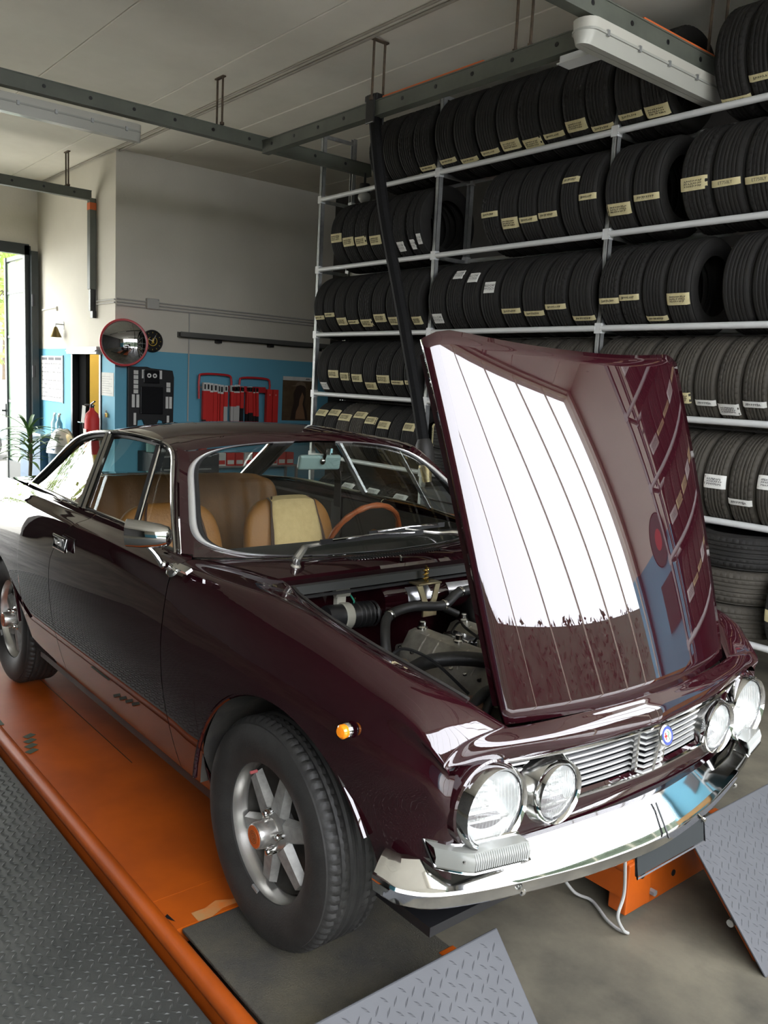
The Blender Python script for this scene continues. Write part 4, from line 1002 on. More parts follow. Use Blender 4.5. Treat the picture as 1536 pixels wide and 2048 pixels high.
def plate(name, label, x0, x1, y0, y1, th, mat, loc, rot, lug, pitch=.030):
    t = thing(name, label, 'plate' if 'floor' in name else 'ramp', loc, rot)
    MB().bb(x0, x1, y0, y1, -th, 0).build('sheet', mat, t, smooth=False, bevel=.004)
    l = lug_field(x0+.01, x1-.01, y0+.01, y1-.01, pitch, *lug, lambda a, b, c: (a, b, c)).build('tread_lugs', mat, t, smooth=False, weld=False, recalc=False)
    l['kind'] = 'stuff'
    return t
pz = -.044
fp = plate('floor_tread_plate', 'dark grey steel tread plate floor beside the orange runway', -4.6, .9, -2.6, -.968, .02, tread_dark, (0,0,pz), (0,0,0), (.0145,.0042,.0024), .0255)
MB().bb(-4.6, .9, -2.6, -.975, -.155, -.02).build('plate_base', blackm, fp, smooth=False)
grime = M('dried_dirt', (.12,.115,.085), .9, noise=20, col2=(.06,.058,.048))
RW0, RW1 = -.945, -.335
def runway(name, label, y0, y1, xf):
    t = thing(name, label, 'lift runway', (0,0,0), group='runways of the orange scissor lift')
    # main deck with a stepped opening for the turn plate
    pl_ = -.30
    MB().bb(-4.4, pl_-.02, y0+.03, y1, -.045, -.001).build('deck', orange_l, t, smooth=False, bevel=.004)
    MB().bb(pl_-.02, xf, y0+.085, y1, -.055, -.012).build('turn_plate_bed', blackm, t, smooth=False)
    lip = MB(); yy = [lerp(y0+.10, y1, i/12) for i in range(13)]
    e = [(-.165 if k == 0 else -.175+.012*math.sin(k*1.9)) for k in range(13)]
    lip.add([(-.212+.010*math.sin(j*2.3)+.006*math.sin(j*5.1), a, .0004) for j, a in enumerate(yy)]+[(e[i]+.0, a, .0005) for i, a in enumerate(yy)], [(i, i+1, 14+i, 13+i) for i in range(12)])
    lip.build('deck_lip', orange_w, t, smooth=False)
    MB().bb(pl_-.02, -.17, y0+.03, y1, -.05, -.0006).build('deck_front', orange_l, t, smooth=False)
    edge = MB().tube([(-4.4, y0+.014, -.014), (xf, y0+.014, -.014)], .026, 12).bb(-4.4, xf, y0-.006, y0+.03, -.12, -.014)
    edge.build('side_rail', orange_l, t, angle=50)
    MB().bb(-4.4, xf, y1-.012, y1, -.12, -.02).build('inner_rail', orange_l, t, smooth=False)
    MB().bb(-.165, xf-.005, y0+.050, y1-.004, -.012, -.0008).build('turn_plate', anti, t, smooth=False, bevel=.003)
    MB().add([(-.235,y0+.030,.0012),(-.20,y0+.048,.0012),(-.245,y0+.044,.0012)], [(0,1,2)]).build('edge_notch', blackm, t, smooth=False)
    MB().bb(xf-.04, xf+.005, y1-.05, y1+.004, -.11, .002).build('end_block', orange_l, t, smooth=False, bevel=.004)
    return t
rn = runway('lift_runway', 'long orange lift runway under the near side wheels of the coupe', RW0, RW1, .36)
# stencilled dark marks on the near runway
sten = M('dark_green_stencil', (.03,.045,.02), .7)
MB().bb(-2.05, -1.83, -.93, -.895, .0002, .0006).build('dark_stencil', sten, rn, smooth=False)
for k in range(4): MB().box((-1.66+.05*k, -.845-.012*k, .0006), (.03, .045, .0005), (0,0,.5)).build('dark_stencil', sten, rn, smooth=False)
for q in ((-1.95, -.5, -.470, -.466), (-3.2, -1.2, -.60, -.597)): MB().bb(*q, .0, .0008).build('deck_joint', blackm, rn, smooth=False)
rf = runway('lift_runway', 'orange lift runway under the far side wheels of the coupe', .42, 1.03, .36)
xb = thing('lift_cross_beam', 'orange lift cross beam with bolt holes under the front bumper', 'beam', (0,0,FZ))
MB().bb(.30, .37, .42, .56, .02, .20).bb(.30, .355, .56, .95, .0, .13).build('beam', orange_l, xb, smooth=False, bevel=.006)
for yv, zv in ((.72,.065),(.50,.14)): MB().cyl((.354 if yv > .56 else .369,yv,zv), (.358 if yv > .56 else .373,yv,zv), .012, 14).build('bolt_hole', blackm, xb)
MB().cyl((.355,.585,.045), (.375,.585,.045), .012, 6).build('bolt', galv, xb)
# tilted roll-off ramps at the front end of each runway
ang = math.atan2(.34, .31)
def ramp(label, y0, y1):
    t = plate('roll_off_ramp', label, 0, .462, y0, y1, .008, tread_grey, (.475, 0, .143), (0, ang, 0), (.0135,.0035,.0018), .027)
    t['group'] = 'grey roll-off ramps'
    for yv in (y0+.06, y1-.06): MB().bb(.02, .44, yv-.012, yv+.012, -.05, -.008).build('rib', orange_l, t, smooth=False)
    MB().cyl((.30, y0+.02, -.04), (.30, y1-.02, -.04), .012, 10).build('hinge_pin', galv, t)
    return t
ramp('grey tread plate ramp at bottom centre, in front of the near front wheel', -.935, -.335)
ramp('grey tread plate ramp at right edge, below the far end of the bumper', .545, 1.12)
cb = MB().tube(spline([(.41,.30,.20),(.41,.328,.05),(.405,.345,-.055),(.41,.315,-.115),(.412,.35,-.175),(.416,.372,-.192),(.385,.362,-.192),(.335,.372,-.191),(.28,.40,-.19),(.235,.415,-.188),(.18,.385,-.17),(.14,.33,-.05),(.12,.30,.2)], 8), .0055, 8)
tag(cb.build('cable', M('grey_cable', (.30,.30,.28), .5)), 'thin grey cable hanging from under the bumper onto the concrete', 'cable')
# small debris on the concrete
mb = MB()
# ------------------------------------------------------------------ tyre rack
UPX = [-5.10, -3.469, -1.789, -.10, 1.58]
LV = {'T': 3.203, 'A': 2.561, 'B': 1.954, 'C': 1.393, 'D': .80, 'E': .11}
FY, RYB = 2.90, 3.25
rack = thing('tyre_rack', 'tall galvanised tyre rack with white tube shelves filling the right wall', 'rack', (0,0,0))
up_me = MB().bb(-.022, .022, -.020, -.014, FZ, 3.82).bb(-.022, -.016, -.020, .020, FZ, 3.82).bb(.016, .022, -.020, .020, FZ, 3.82).bb(-.008, -.004, -.022, -.02, FZ, 3.82).bb(.004, .008, -.022, -.02, FZ, 3.82).mesh('upright', galv, smooth=False)
clip_me = MB().bb(-.026, .026, -.028, .022, -.034, .034).bb(.022, .032, -.030, .018, -.022, .022).mesh('bar_clip', whitetube, smooth=False)
brace_me = MB().bb(-.011, .011, FY, RYB, -.015, .015).mesh('side_brace', galv, smooth=False)
for x in UPX:
    for yv, rz in ((FY, 0), (RYB, PI)):
        u = link('upright', up_me, rack, (x, yv, 0), (0,0,rz))
        for k, z in LV.items(): link('bar_clip', clip_me, u, (0, 0, z), None)
    for z in [3.775, FZ+.115]+[q-.01 for q in LV.values()]: link('side_brace', brace_me, rack, (x, 0, z))
for i in range(4):
    for k, z in LV.items():
        for yv in (FY-.012, RYB+.012):
            MB().cyl((UPX[i]+.02, yv, z), (UPX[i+1]-.02, yv, z), .0205, 14).build('shelf_bar', whitetube, rack)
        if i == 2 and k in 'BT' or k == 'A':
            MB().cyl((UPX[i]+.02, RYB+.05, z-.10), (UPX[i+1]-.02, RYB+.05, z-.10), .016, 10).build('back_bar', galv, rack)
# tyres: one shared mesh per finish, axis along x
tmA = tyre_mesh('tyre_smooth', .30, .19, .185, 72, .005, 0, tyre_dark, 'x')
tmB = tyre_mesh('tyre_blocks', .30, .19, .185, 144, .006, 48, tyre_dark, 'x')
tmC = tyre_mesh('tyre_brown_blocks', .30, .19, .185, 144, .006, 48, tyre_brown, 'x')
tmD = tyre_mesh('tyre_brown_smooth', .30, .19, .185, 72, .005, 0, tyre_brown, 'x')
def fix_axis(me):
    return me
RT = .3016
def lab_mesh(name, hw, ha, mat, lift=.0):
    rows = [[(u*hw, -(RT+lift-.010*max(0, abs(u)-.78)/.22)*math.cos(v*ha/RT), (RT+lift-.010*max(0, abs(u)-.78)/.22)*math.sin(v*ha/RT)) for u in (-1,-.78,-.4,0,.4,.78,1)] for v in (-1,-.5,0,.5,1)]
    return MB().grid(rows).mesh(name, mat)
def scrib(seed, hw, ha, lines):
    r_ = random.Random(seed); mb = MB()
    for ln in range(lines):
        v0 = ha*(.62-1.24*(ln+.5)/lines); x = -hw*.72
        while x < hw*.66:
            w_ = r_.uniform(.006, .013); hgt = ha/lines*r_.uniform(.35, .6); k = r_.randint(0, 3)
            pts = [(x, v0-hgt), (x+w_*.3, v0+hgt), (x+w_*.6, v0-hgt*.2), (x+w_, v0+hgt*(.8 if k else -.8))]
            q = [(a, -(RT+.0012)*math.cos(b/RT), (RT+.0012)*math.sin(b/RT)) for a, b in pts]
            mb.tube(q, .0011, 3, caps=False); x += w_+r_.uniform(.002, .007)
    return mb.mesh('handwriting', ink, smooth=False)
LAB = {'n': (lab_mesh('paper_label_narrow', .088, .019, label_y), [scrib(s, .08, .016, 1) for s in range(3)]),
       'w': (lab_mesh('paper_label_wide', .085, .037, label_y), [scrib(10+s, .078, .034, 3) for s in range(3)]),
       'p': (lab_mesh('paper_label_white', .062, .042, label_w), None),
       'q': (lab_mesh('paper_label_white_narrow', .086, .020, label_w), [scrib(20+s, .08, .017, 1) for s in range(2)]),
       'x': (lab_mesh('paper_label_white_wide', .086, .042, label_w), [scrib(30+s, .08, .038, 3) for s in range(2)])}
def cyl_map(x, y): return (x, -(RT+.0012)*math.cos(y/RT), (RT+.0012)*math.sin(y/RT))
blu = text_mb('BLU CAR\nFY172CV', .026, cyl_map); blu_me = blu.mesh('handwriting', ink, smooth=False, weld=False, recalc=False)
et_me = text_mb('ET750LY', .024, cyl_map).mesh('handwriting', ink, smooth=False, weld=False, recalc=False)
RAD = {'T': .31, 'A': .31, 'B': .295, 'C': .28, 'D': .29, 'E': .29}
ROWN = {'T': 'top shelf', 'A': 'second shelf from top', 'B': 'third shelf from top', 'C': 'fourth shelf from top', 'D': 'fifth shelf from top', 'E': 'bottom shelf'}
BAYN = ['left bay', 'middle bay', 'right bay', 'hidden end bay']
ORD = ['first', 'second', 'third', 'fourth', 'fifth', 'sixth', 'seventh', 'eighth', 'ninth']
TY = {
 'T': [[(-4.16,None),(-3.97,None),(-3.78,-57,'n'),(-3.585,-47,'n')], [(-3.33,-44,'n'),(-3.12,-50,'n'),(-2.89,-46,'n'),(-2.68,-43,'w'),(-2.475,-48,'w'),(-2.28,-44,'n'),(-2.08,-39,'w'),(-1.89,-49,'n')], [(-1.665,-43,'n'),(-1.475,-45,'w'),(-.98,-54,'n'),(-.785,-36,'n'),(-.58,-40,'n')]],
 'A': [[(-4.68,-7,'w'),(-4.5,-16,'w'),(-4.315,-18,'w'),(-4.125,-20,'w'),(-3.955,-29,'p'),(-3.81,-36,'p'),(-3.66,-35,'p'),(-3.565,-28,'p')], [(-2.77,-10,'n'),(-2.59,-25,'w'),(-2.41,-24,'n'),(-2.23,-22,'n'),(-2.045,16,'n'),(-1.89,-8,'n')], [(-1.66,-28,'w'),(-1.45,-19,'n'),(-1.115,-13,'w'),(-.915,-17,'e'),(-.72,-19,'e'),(-.53,-19,'n')]],
 'B': [[(-4.93,-21,'n'),(-4.765,-17,'n'),(-4.60,-30,'w'),(-4.43,-32,'n'),(-4.24,-35,'w'),(-4.045,-27,'w'),(-3.865,-33,'w'),(-3.71,None),(-3.57,-34,'w')], [(-3.31,-32,'p'),(-3.11,36,'p'),(-2.925,28,'p'),(-2.73,10,'p'),(-2.525,-25,'n'),(-2.315,-30,'n'),(-2.11,-22,'n'),(-1.90,-40,'n')], [(-1.67,-18,'n'),(-1.505,-15,'n'),(-1.34,-44,'n'),(-1.165,-20,'w'),(-.80,None),(-.62,None),(-.44,None)]],
 'C': [[(-4.85,-34,'p'),(-4.67,-9,'w'),(-4.49,-13,'w'),(-4.32,-15,'w'),(-4.145,-29,'w'),(-3.955,-15,'w'),(-3.765,-20,'n'),(-3.59,-19,'n')], [(-3.29,-27,'w'),(-3.08,None),(-2.86,None),(-2.65,None),(-2.43,None),(-2.24,None),(-2.06,None),(-1.90,None)], [(-1.66,None),(-1.46,None),(-1.26,None),(-1.085,-23,'w'),(-.935,-28,'q'),(-.785,-36,'x'),(-.625,-27,'q'),(-.45,-20,'w')]],
 'D': [[(-4.89,36,'w'),(-4.70,39,'w'),(-4.50,31,'w'),(-4.30,39,'w'),(-4.105,30,'w'),(-3.92,24,'w'),(-3.745,None),(-3.58,25,'w')], [(-2.62,-12,'n'),(-2.43,-8,'n'),(-2.24,-10,'n'),(-2.06,-14,'n'),(-1.895,-12,'n')], [(-1.66,None),(-1.48,None),(-1.30,None),(-1.12,None),(-.955,None),(-.80,-1,'x'),(-.635,-22,'q'),(-.47,5,'x')]],
 'E': [[(-4.85+.19*k, 20+(k*37) % 25, 'w' if k % 2 else 'x') for k in range(7)], [(-3.28+.19*k, 15+(k*29) % 30, 'w' if k % 3 else 'n') for k in range(8)], []],
}
for rk, ang0, kd in (('T', -40, 'n'), ('A', -15, 'w'), ('B', -20, 'n'), ('C', -12, 'w'), ('D', -5, 'n')):
    TY[rk].append([(.08+.195*k, ang0+(k*17) % 20, kd if k % 3 else 'x') for k in range(7)])
rt = random.Random(21)
for rk, bays in TY.items():
    R_ = RAD[rk]; cz = LV[rk]+math.sqrt((R_+.0205)**2-.187**2)+.001
    for bi, bay_ in enumerate(bays):
        for n_, t in enumerate(bay_):
            x = t[0]; nb = [abs(q[0]-x) for q in bay_ if q is not t]; wd = min(.196, (min(nb) if nb else .19)*.985)
            brownish = (rk in 'CDE' and bi > 0) or (rk == 'D' and rt.random() < .3)  # lower shelves past the left bay take the brown rubber
            me = (tmC if (n_ % 3 != 1) else tmD) if brownish else (tmB if rt.random() < .3 else tmA)
            yo = 0 if not (rk == 'B' and bi == 2 and n_ > 3) else .0
            o = bpy.data.objects.new('stored_tyre', me); COL.objects.link(o)
            o.location = (x, 3.075+yo, cz); o.scale = (wd/.19, R_/.30, R_/.30); o.rotation_euler = (rt.uniform(0, 0), 0, 0)
            lk = t[2] if len(t) > 2 else None
            note = {None: 'black tyre without sticker', 'p': 'black tyre with square white label', 'q': 'worn tyre with white tape', 'x': 'worn tyre with large white label', 'n': 'black tyre with narrow cream tape', 'w': 'black tyre with wide cream tape', 'e': 'black tyre with narrow cream tape'}[lk]
            tag(o, '%s, %s on %s, rack\'s %s' % (note, ORD[n_], ROWN[rk], BAYN[bi]), 'tyre', 'tyres stored on the rack')
            if lk:
                key = 'n' if lk == 'e' else lk
                l = link('paper_label', LAB[key][0], o, None, (-math.radians(t[1]), 0, rt.uniform(-.03, .03)))
                wr = blu_me if key == 'p' else (et_me if lk == 'e' else rt.choice(LAB[key][1]))
                link('handwriting', wr, l)
# flat-lying tyres
def flat_tyre(x, yv, z, R_, wd, me, label, az=None, key='w'):
    o = bpy.data.objects.new('stored_tyre', me); COL.objects.link(o)
    o.location = (x, yv, z+wd/2); o.scale = (wd/.19, R_/.30, R_/.30); o.rotation_euler = (0, -PI/2, 0)
    tag(o, label, 'tyre', 'tyres lying flat on the rack')
    if az is not None:
        l = link('paper_label', LAB[key][0], o, None, (az, 0, 0)); link('handwriting', LAB[key][1][0], l)
for k in range(2): flat_tyre(-3.13, 3.075, .823+.205*k, .30, .20, tmA, '%s black tyre of the flat pair beside the bonnet, rack\'s middle bay' % ('lower' if k == 0 else 'upper'), -.55)
for k in range(3): flat_tyre(-.735+.01*k, 3.05, .132+.207*k, .285, .20, tmC if k < 2 else tmB, '%s dusty tyre of the flat stack at the rack\'s lower right' % ('bottom', 'middle', 'top')[k])
o = bpy.data.objects.new('stored_tyre', tmB); COL.objects.link(o); o.location = (-.33, 3.075, LV['E']+math.sqrt(.3105**2-.187**2)); o.scale = (.95, .29/.30, .29/.30)
tag(o, 'upright black tyre beside the flat stack at the rack\'s lower right edge', 'tyre', 'tyres stored on the rack')
l = link('paper_label', LAB['w'][0], o, None, (.1, 0, 0)); link('handwriting', LAB['w'][1][1], l)
# ------------------------------------------------------------------ ceiling rails, hangers, lamps, pipes
orange_t = M('orange_tape', (.62,.13,.03), .5)
def rail_beam(name, label, a, b, tape=None, holes=.34):
    a, b = Vector(a), Vector(b); d = b-a; L = d.length; rz = math.atan2(d.y, d.x)
    t = thing(name, label, 'rail', a, (0,0,rz), 'grey ceiling rails')
    MB().bb(0, L, -.030, .030, -.052, .052).build('channel', rail_g, t, smooth=False, bevel=.003)
    MB().bb(0, L, -.036, .036, -.054, -.046).bb(0, L, -.036, .036, .046, .054).build('flange', rail_g, t, smooth=False)
    n = int(L/holes)
    for k in range(n):
        for s in (-1, 1): MB().cyl((.15+k*holes, s*.029, .005), (.15+k*holes, s*.0315, .005), .014, 12).build('rail_hole', blackm, t)
    if tape:
        for a_, b_ in tape: MB().bb(a_, b_, -.032, .032, .054, .066).build('orange_strip', orange_t, t, smooth=False)
    return t
RZC = 3.49
rail_beam('ceiling_rail', 'grey steel ceiling rail running across from the upper left edge', (-4.9, -2.6, 3.51), (-4.9, 3.30, 3.51))
rail_beam('ceiling_rail', 'grey steel ceiling rail with orange strip running along above the tyres', (-4.87, 2.13, 3.475), (-1.25, 2.13, 3.475), [(1.63, 2.62)])
rail_beam('ceiling_rail', 'grey steel ceiling rail with orange strip crossing the upper right corner', (-1.22, .3, 3.475), (-1.22, 3.08, 3.475), [(1.95, 2.72)])
rail_beam('ceiling_rail', 'grey steel ceiling rail ending at the wall near the gateway', (-8.4, -2.5, 3.51), (-8.4, 1.93, 3.51))
t = thing('drop_post', 'grey steel post dropping down the wall beside the gateway', 'post', (-8.4, 1.935, 2.45))
MB().bb(-.045, .045, -.03, .045, 0, 1.03).build('channel', rail_g, t, smooth=False, bevel=.004)
MB().bb(-.046, .046, -.031, .046, .90, .98).build('orange_band', orange_t, t, smooth=False)
MB().bb(-.02, .03, -.02, .045, -.25, 0).bb(-.03, .05, .0, .045, -.33, -.25).build('bracket', blackm, t, smooth=False)
def hanger(loc, ax, top, bot, label, w_=.10):
    t = thing('threaded_hanger', label, 'hanger', loc, group='rod hangers holding the rails')
    dx = (w_/2, 0) if ax == 'x' else (0, w_/2)
    for s in (-1, 1): MB().cyl((s*dx[0], s*dx[1], bot), (s*dx[0], s*dx[1], top), .009, 8).build('rod', rust, t)
    MB().box((0,0,top-.004), (abs(dx[0])*2+.05 if dx[0] else .03, abs(dx[1])*2+.05 if dx[1] else .03, .012)).build('cross_bar', rust, t, smooth=False)
    for s in (-1, 1): MB().cyl((s*dx[0], s*dx[1], bot), (s*dx[0], s*dx[1], bot+.02), .018, 6).build('nut', rust, t)
hanger((-4.9, 1.70, 0), 'x', CZ, 3.565, 'pair of rusty rods holding the rail near the corner', .09)
hanger((-3.34, 2.13, 0), 'y', CZ, 3.53, 'pair of rusty rods above the orange strip of the long rail', .10)
hanger((-1.95, 2.13, 0), 'x', CZ, 3.53, 'pair of rusty rods near the large tube lamp', .12)
hanger((-8.4, 1.66, 0), 'x', CZ, 3.565, 'pair of rusty rods on the short rail by the gateway', .08)
hanger((-1.22, 3.36-.33, 0), 'x', CZ, 3.53, 'pair of rusty rods above tyres in the upper right corner', .10)
lamp_h = M('aged_lamp_housing', (.46,.45,.39), .5)
def tube_lamp(name, label, loc, rz, L, W=.062):
    t = thing(name, label, 'lamp', loc, (0,0,rz), 'fluorescent tube lamps')
    def cap(z0, z1, w0, w1, nm, m_):
        rows = []
        out = [(L/2*c_, s_) for c_, s_ in ((-1,-1),(1,-1),(1,1),(-1,1))]
        n = 8; pts = []
        for sx in (1, -1):
            for k in range(n+1):
                a = -PI/2+PI*k/n if sx > 0 else PI/2+PI*k/n; pts.append((sx*(L/2-W*.8)+W*.8*math.cos(a), math.sin(a)))
        for z, w_ in ((z0, w0*.0+.001), (z0, w0), (z1, w1), (z1, .001)): rows.append([(x if w_ > .01 else x*.98, yv*w_, z) for x, yv in pts])
        return MB().grid(rows, closed_v=True).build(nm, m_, t, angle=40)
    cap(0, .05, W*.93, W, 'housing', lamp_h)
    cap(-.012, 0, W*1.06, W*1.06, 'rim', M('lamp_rim', (.34,.34,.30), .5))
    cap(-.075, -.012, W*.55, W*.95, 'diffuser', M('milky_diffuser', (.42,.42,.37), .3, 0, coat=.3))
    for k in range(5):
        for s in (-1, 1): MB().box((-L/2+L*(k+.5)/5, s*W*1.04, -.006), (.018, .012, .03)).build('clip', galv, t, smooth=False)
    return t
tube_lamp('tube_lamp', 'large white tube lamp under the rail at upper right', (-1.21, 2.44, 3.345), PI/2, 1.40, .075)
tube_lamp('tube_lamp', 'white tube lamp under the rail at upper left', (-5.0, .38, 3.385), PI/2, 1.35, .060)
t = thing('batten_lamp', 'small white batten lamp behind the large tube lamp', 'lamp', (-1.42, 2.12, 3.36))
MB().bb(-.20, .14, -.035, .035, 0, .045).build('body', whitetube, t, smooth=False, bevel=.006)
MB().bb(-.20, .14, -.055, .055, -.006, .0).build('reflector', whitetube, t, smooth=False)
t = thing('ceiling_bulb_lamp', 'round glass bulkhead lamp at the end of the cross rail', 'lamp', (-4.85, 3.21, 3.27))
MB().sphere((0,0,-.02), .062, 16, 10, (1,1,.9)).build('globe', M('frosted_globe', (.5,.5,.46), .2, coat=.5), t)
MB().lathe([(.001,.10),(.05,.10),(.055,.05),(.055,.03),(.04,.02)], (0,0,0), (0,0,1), 16).build('socket', blackm, t)
MB().cyl((0,0,.1), (0,0,.20), .012).build('stem', blackm, t)
def conduit(name, label, pts, r, mat, kind=True, cat='pipe', group=None):
    return tag(MB().tube(pts, r, 8).build(name, mat), label, cat, group)
conduit('ceiling_pipe', 'thin painted pipe along the ceiling, nearer the tyre rack', [(WXB, 2.03, CZ-.015), (-2, 2.03, CZ-.015), (FX, 2.03, CZ-.015)], .012, M('ceiling_pipe_paint', (.33,.30,.25), .6), group='ceiling pipes')
conduit('ceiling_pipe', 'thin painted pipe along the ceiling, on the open side of its twin', [(BX, 1.965, CZ-.012), (-2, 1.965, CZ-.012), (FX, 1.965, CZ-.012)], .010, MATS['ceiling_pipe_paint'], group='ceiling pipes')
cp_m = M('wall_conduit_grey', (.42,.41,.37), .5)
for k in range(3):
    z = 2.325-.035*k
    conduit('wall_conduit', '%s of the three grey conduits along the back wall' % ('top', 'middle', 'bottom one')[k], [(WXB+.014, 2.0, z), (WXB+.014, 3.3, z-.004), (WXB+.014, WYR, z-.01)], .009, cp_m, group='wall conduits')
    if k < 2: conduit('wall_conduit', '%s short conduit on the office wall beside the drop post' % ('upper', 'lower')[k], [(-8.33, WYS-.012, z-.01), (-7.79, WYS-.012, z-.01)], .009, cp_m, group='wall conduits')
conduit('wall_conduit', 'vertical grey conduit dropping behind the wiper display', [(WXB+.012, 2.90, 2.25), (WXB+.012, 2.90, .3)], .009, cp_m, group='wall conduits')
jb = thing('junction_box', 'small grey junction box on the back wall conduits', 'box', (WXB+.03, 2.42, 2.305))
MB().bb(-.03, .03, -.075, .075, -.06, .06).build('body', cp_m, jb, smooth=False, bevel=.008)
for s in (-1, 1): MB().cyl((.03, s*.06, .045), (.034, s*.06, .045), .006, 8).build('screw', galv, jb)
conduit('gate_cable', 'thin white conduit on the office wall beside the frosted door leaf', [(-10.3, WYS-.01, 2.28), (-9.72, WYS-.01, 2.30), (-9.72, WYS-.01, 2.25)], .010, white_p)
sh = thing('wall_channel', 'long grey steel channel shelf on the back wall', 'shelf', (WXB, 2.75, 1.95))
MB().bb(0, .10, 0, 2.2, 0, .008).bb(.094, .10, 0, 2.2, 0, .065).bb(0, .006, 0, 2.2, 0, .065).build('channel', M('dark_channel_grey', (.10,.10,.09), .55), sh, smooth=False)
for k in range(3): MB().bb(0, .08, .5+.75*k, .56+.75*k, -.035, 0).build('bracket', blackm, sh, smooth=False)
conduit('exhaust_hose', 'long black exhaust extraction hose hanging from the rail in front of the rack', spline([(-3.36, 2.13, 3.42), (-3.28, 2.11, 3.15), (-3.15, 2.10, 2.70), (-2.93, 2.10, 2.10), (-2.71, 2.10, 1.48), (-2.60, 2.10, 1.14)], 8), .043, M('black_hose', (.006,.006,.006), .8, bump=(70,.3), spec=.2), cat='hose')
t = thing('hose_nozzle', 'black rubber nozzle at the lower end of the exhaust hose', 'nozzle', (-2.575, 2.10, 1.05))
MB().lathe([(.043,.10),(.062,.06),(.066,-.06),(.060,-.07),(.04,-.08)], (0,0,0), (-.2,0,1), 20).build('cone', rubber, t)
MB().lathe([(.048,-.08),(.052,-.084),(.052,-.098),(.045,-.10),(.03,-.2),(.001,-.2)], (0,0,0), (-.2,0,1), 20).build('clamp_ring', M('brass_ring', (.45,.36,.2), .35, .8), t)
t = thing('hose_reel_clamp', 'black clamp holding the exhaust hose to the long rail', 'clamp', (-3.36, 2.13, 3.475))
MB().bb(-.07, .07, -.045, .045, .055, .10).bb(-.05, .05, -.05, -.036, -.10, .10).bb(-.05, .05, .036, .05, -.10, .10).build('saddle', blackm, t, smooth=False, bevel=.008)
# ------------------------------------------------------------------ things on the back wall and office wall
red_p = M('red_plastic', (.50,.018,.022), .4); red_b = M('bright_red_card', (.62,.025,.02), .55); grey_c = M('grey_card', (.48,.47,.44), .7)
t = thing('convex_mirror', 'large round convex mirror with red rim on the corner', 'mirror', (-7.66, 2.035, 1.835), (0, 0, -.42))
MB().lathe([(.262,-.03),(.268,-.01),(.262,.012),(.246,.014),(.242,.0)], (0,0,0), (1,0,0), 48).build('rim', red_p, t)
MB().lathe([(.246,0)]+[(.246*(1-i/8.)+.0001, .055*(1-(1-i/8.)**2)) for i in range(1, 9)], (0,0,0), (1,0,0), 48).build('mirror_face', M('mirror_silver', (.42,.42,.42), .02, 1), t)
MB().lathe([(.001,-.03),(.26,-.03)], (0,0,0), (1,0,0), 32).cyl((-.03,0,0), (-.14,0,0), .02).build('back', red_p, t)
ck = thing('wall_clock', 'round black wall clock with yellow horse emblem', 'clock', (WXB+.03, 2.425, 1.88), (0,0,0))
MB().lathe([(.001,-.028),(.128,-.028),(.130,.005),(.122,.014),(.116,.008)], (0,0,0), (1,0,0), 40).build('case', blackm, ck)
MB().lathe([(.116,.006),(.001,.006)], (0,0,0), (1,0,0), 40).build('dial', M('clock_dial', (.015,.015,.015), .25, coat=.6), ck)
yl = M('emblem_yellow', (.65,.45,.03), .5)
MB().lathe([(.050,.0068),(.056,.0068),(.056,.0085),(.050,.0085)], (0,0,0), (1,0,0), 30, a0=.6, a1=5.6).build('emblem_arc', yl, ck)
hp = [(-.012,-.034),(-.006,-.034),(-.004,-.016),(.006,-.012),(.012,-.026),(.017,-.026),(.013,-.006),(.015,.008),(.022,.016),(.016,.02),(.010,.014),(.008,.026),(.013,.036),(.005,.036),(.0,.026),(-.006,.01),(-.016,.012),(-.022,.004),(-.018,0),(-.010,.002),(-.008,-.012)]
MB().prism(hp, lambda a, b: (.0068, a, b), lambda a, b: (.009, a, b)).build('horse_emblem', yl, ck, smooth=False)
for k in range(12):
    a = k*PI/6; MB().box((.0072, .098*math.sin(a), .098*math.cos(a)), (.002, .004, .014), (-a, 0, 0)).build('hour_mark', yl, ck, smooth=False)
MB().box((.010, .02, .035), (.002, .005, .075), (-.5, 0, 0)).box((.011, -.03, .012), (.002, .005, .06), (1.2, 0, 0)).build('hands', whitetube, ck, smooth=False)
bd = thing('display_panel', 'black moulded engine undertray display with white stickers on the blue wall', 'panel', (WXB+.02, 2.41, .75))
out = [(-.285,0),(-.285,.82),(-.05,.83),(.0,.815),(.27,.80),(.29,.72),(.285,.25),(.29,0),(.17,0),(.155,.20),(.10,.215),(.06,.12),(-.06,.12),(-.10,.215),(-.16,.205),(-.175,0)]
MB().prism(out, lambda a, b: (-.015, a, b), lambda a, b: (.025, a, b)).build('tray', blackp, bd, smooth=False, bevel=.006)
MB().bb(.025, .05, -.14, .14, .28, .60).bb(.025, .04, -.10, .10, .64, .79).build('raised_block', M('black_gloss', (.008,.008,.009), .25), bd, smooth=False, bevel=.015)
for (yv, zv, w_, h_) in [(-.19, .76-.055*k, .055, .045) for k in range(5)]+[(-.22,.43,.035,.15),(-.165,.43,.035,.15),(-.20,.22,.03,.14),(.215,.63,.05,.055),(.215,.57,.05,.05),(.20,.42,.035,.14),(.245,.42,.035,.14),(.215,.20,.03,.13),(-.10,.745,.035,.10),(.115,.745,.035,.10)]:
    MB().bb(.026, .028, yv-w_/2, yv+w_/2, zv-h_/2, zv+h_/2).build('sticker', label_w, bd, smooth=False)
for s in (-1, 1): MB().lathe([(.012,.0),(.026,.0),(.026,.004),(.012,.004)], (.042, s*.035, .73), (1,0,0), 18).build('ring_print', label_w, bd)
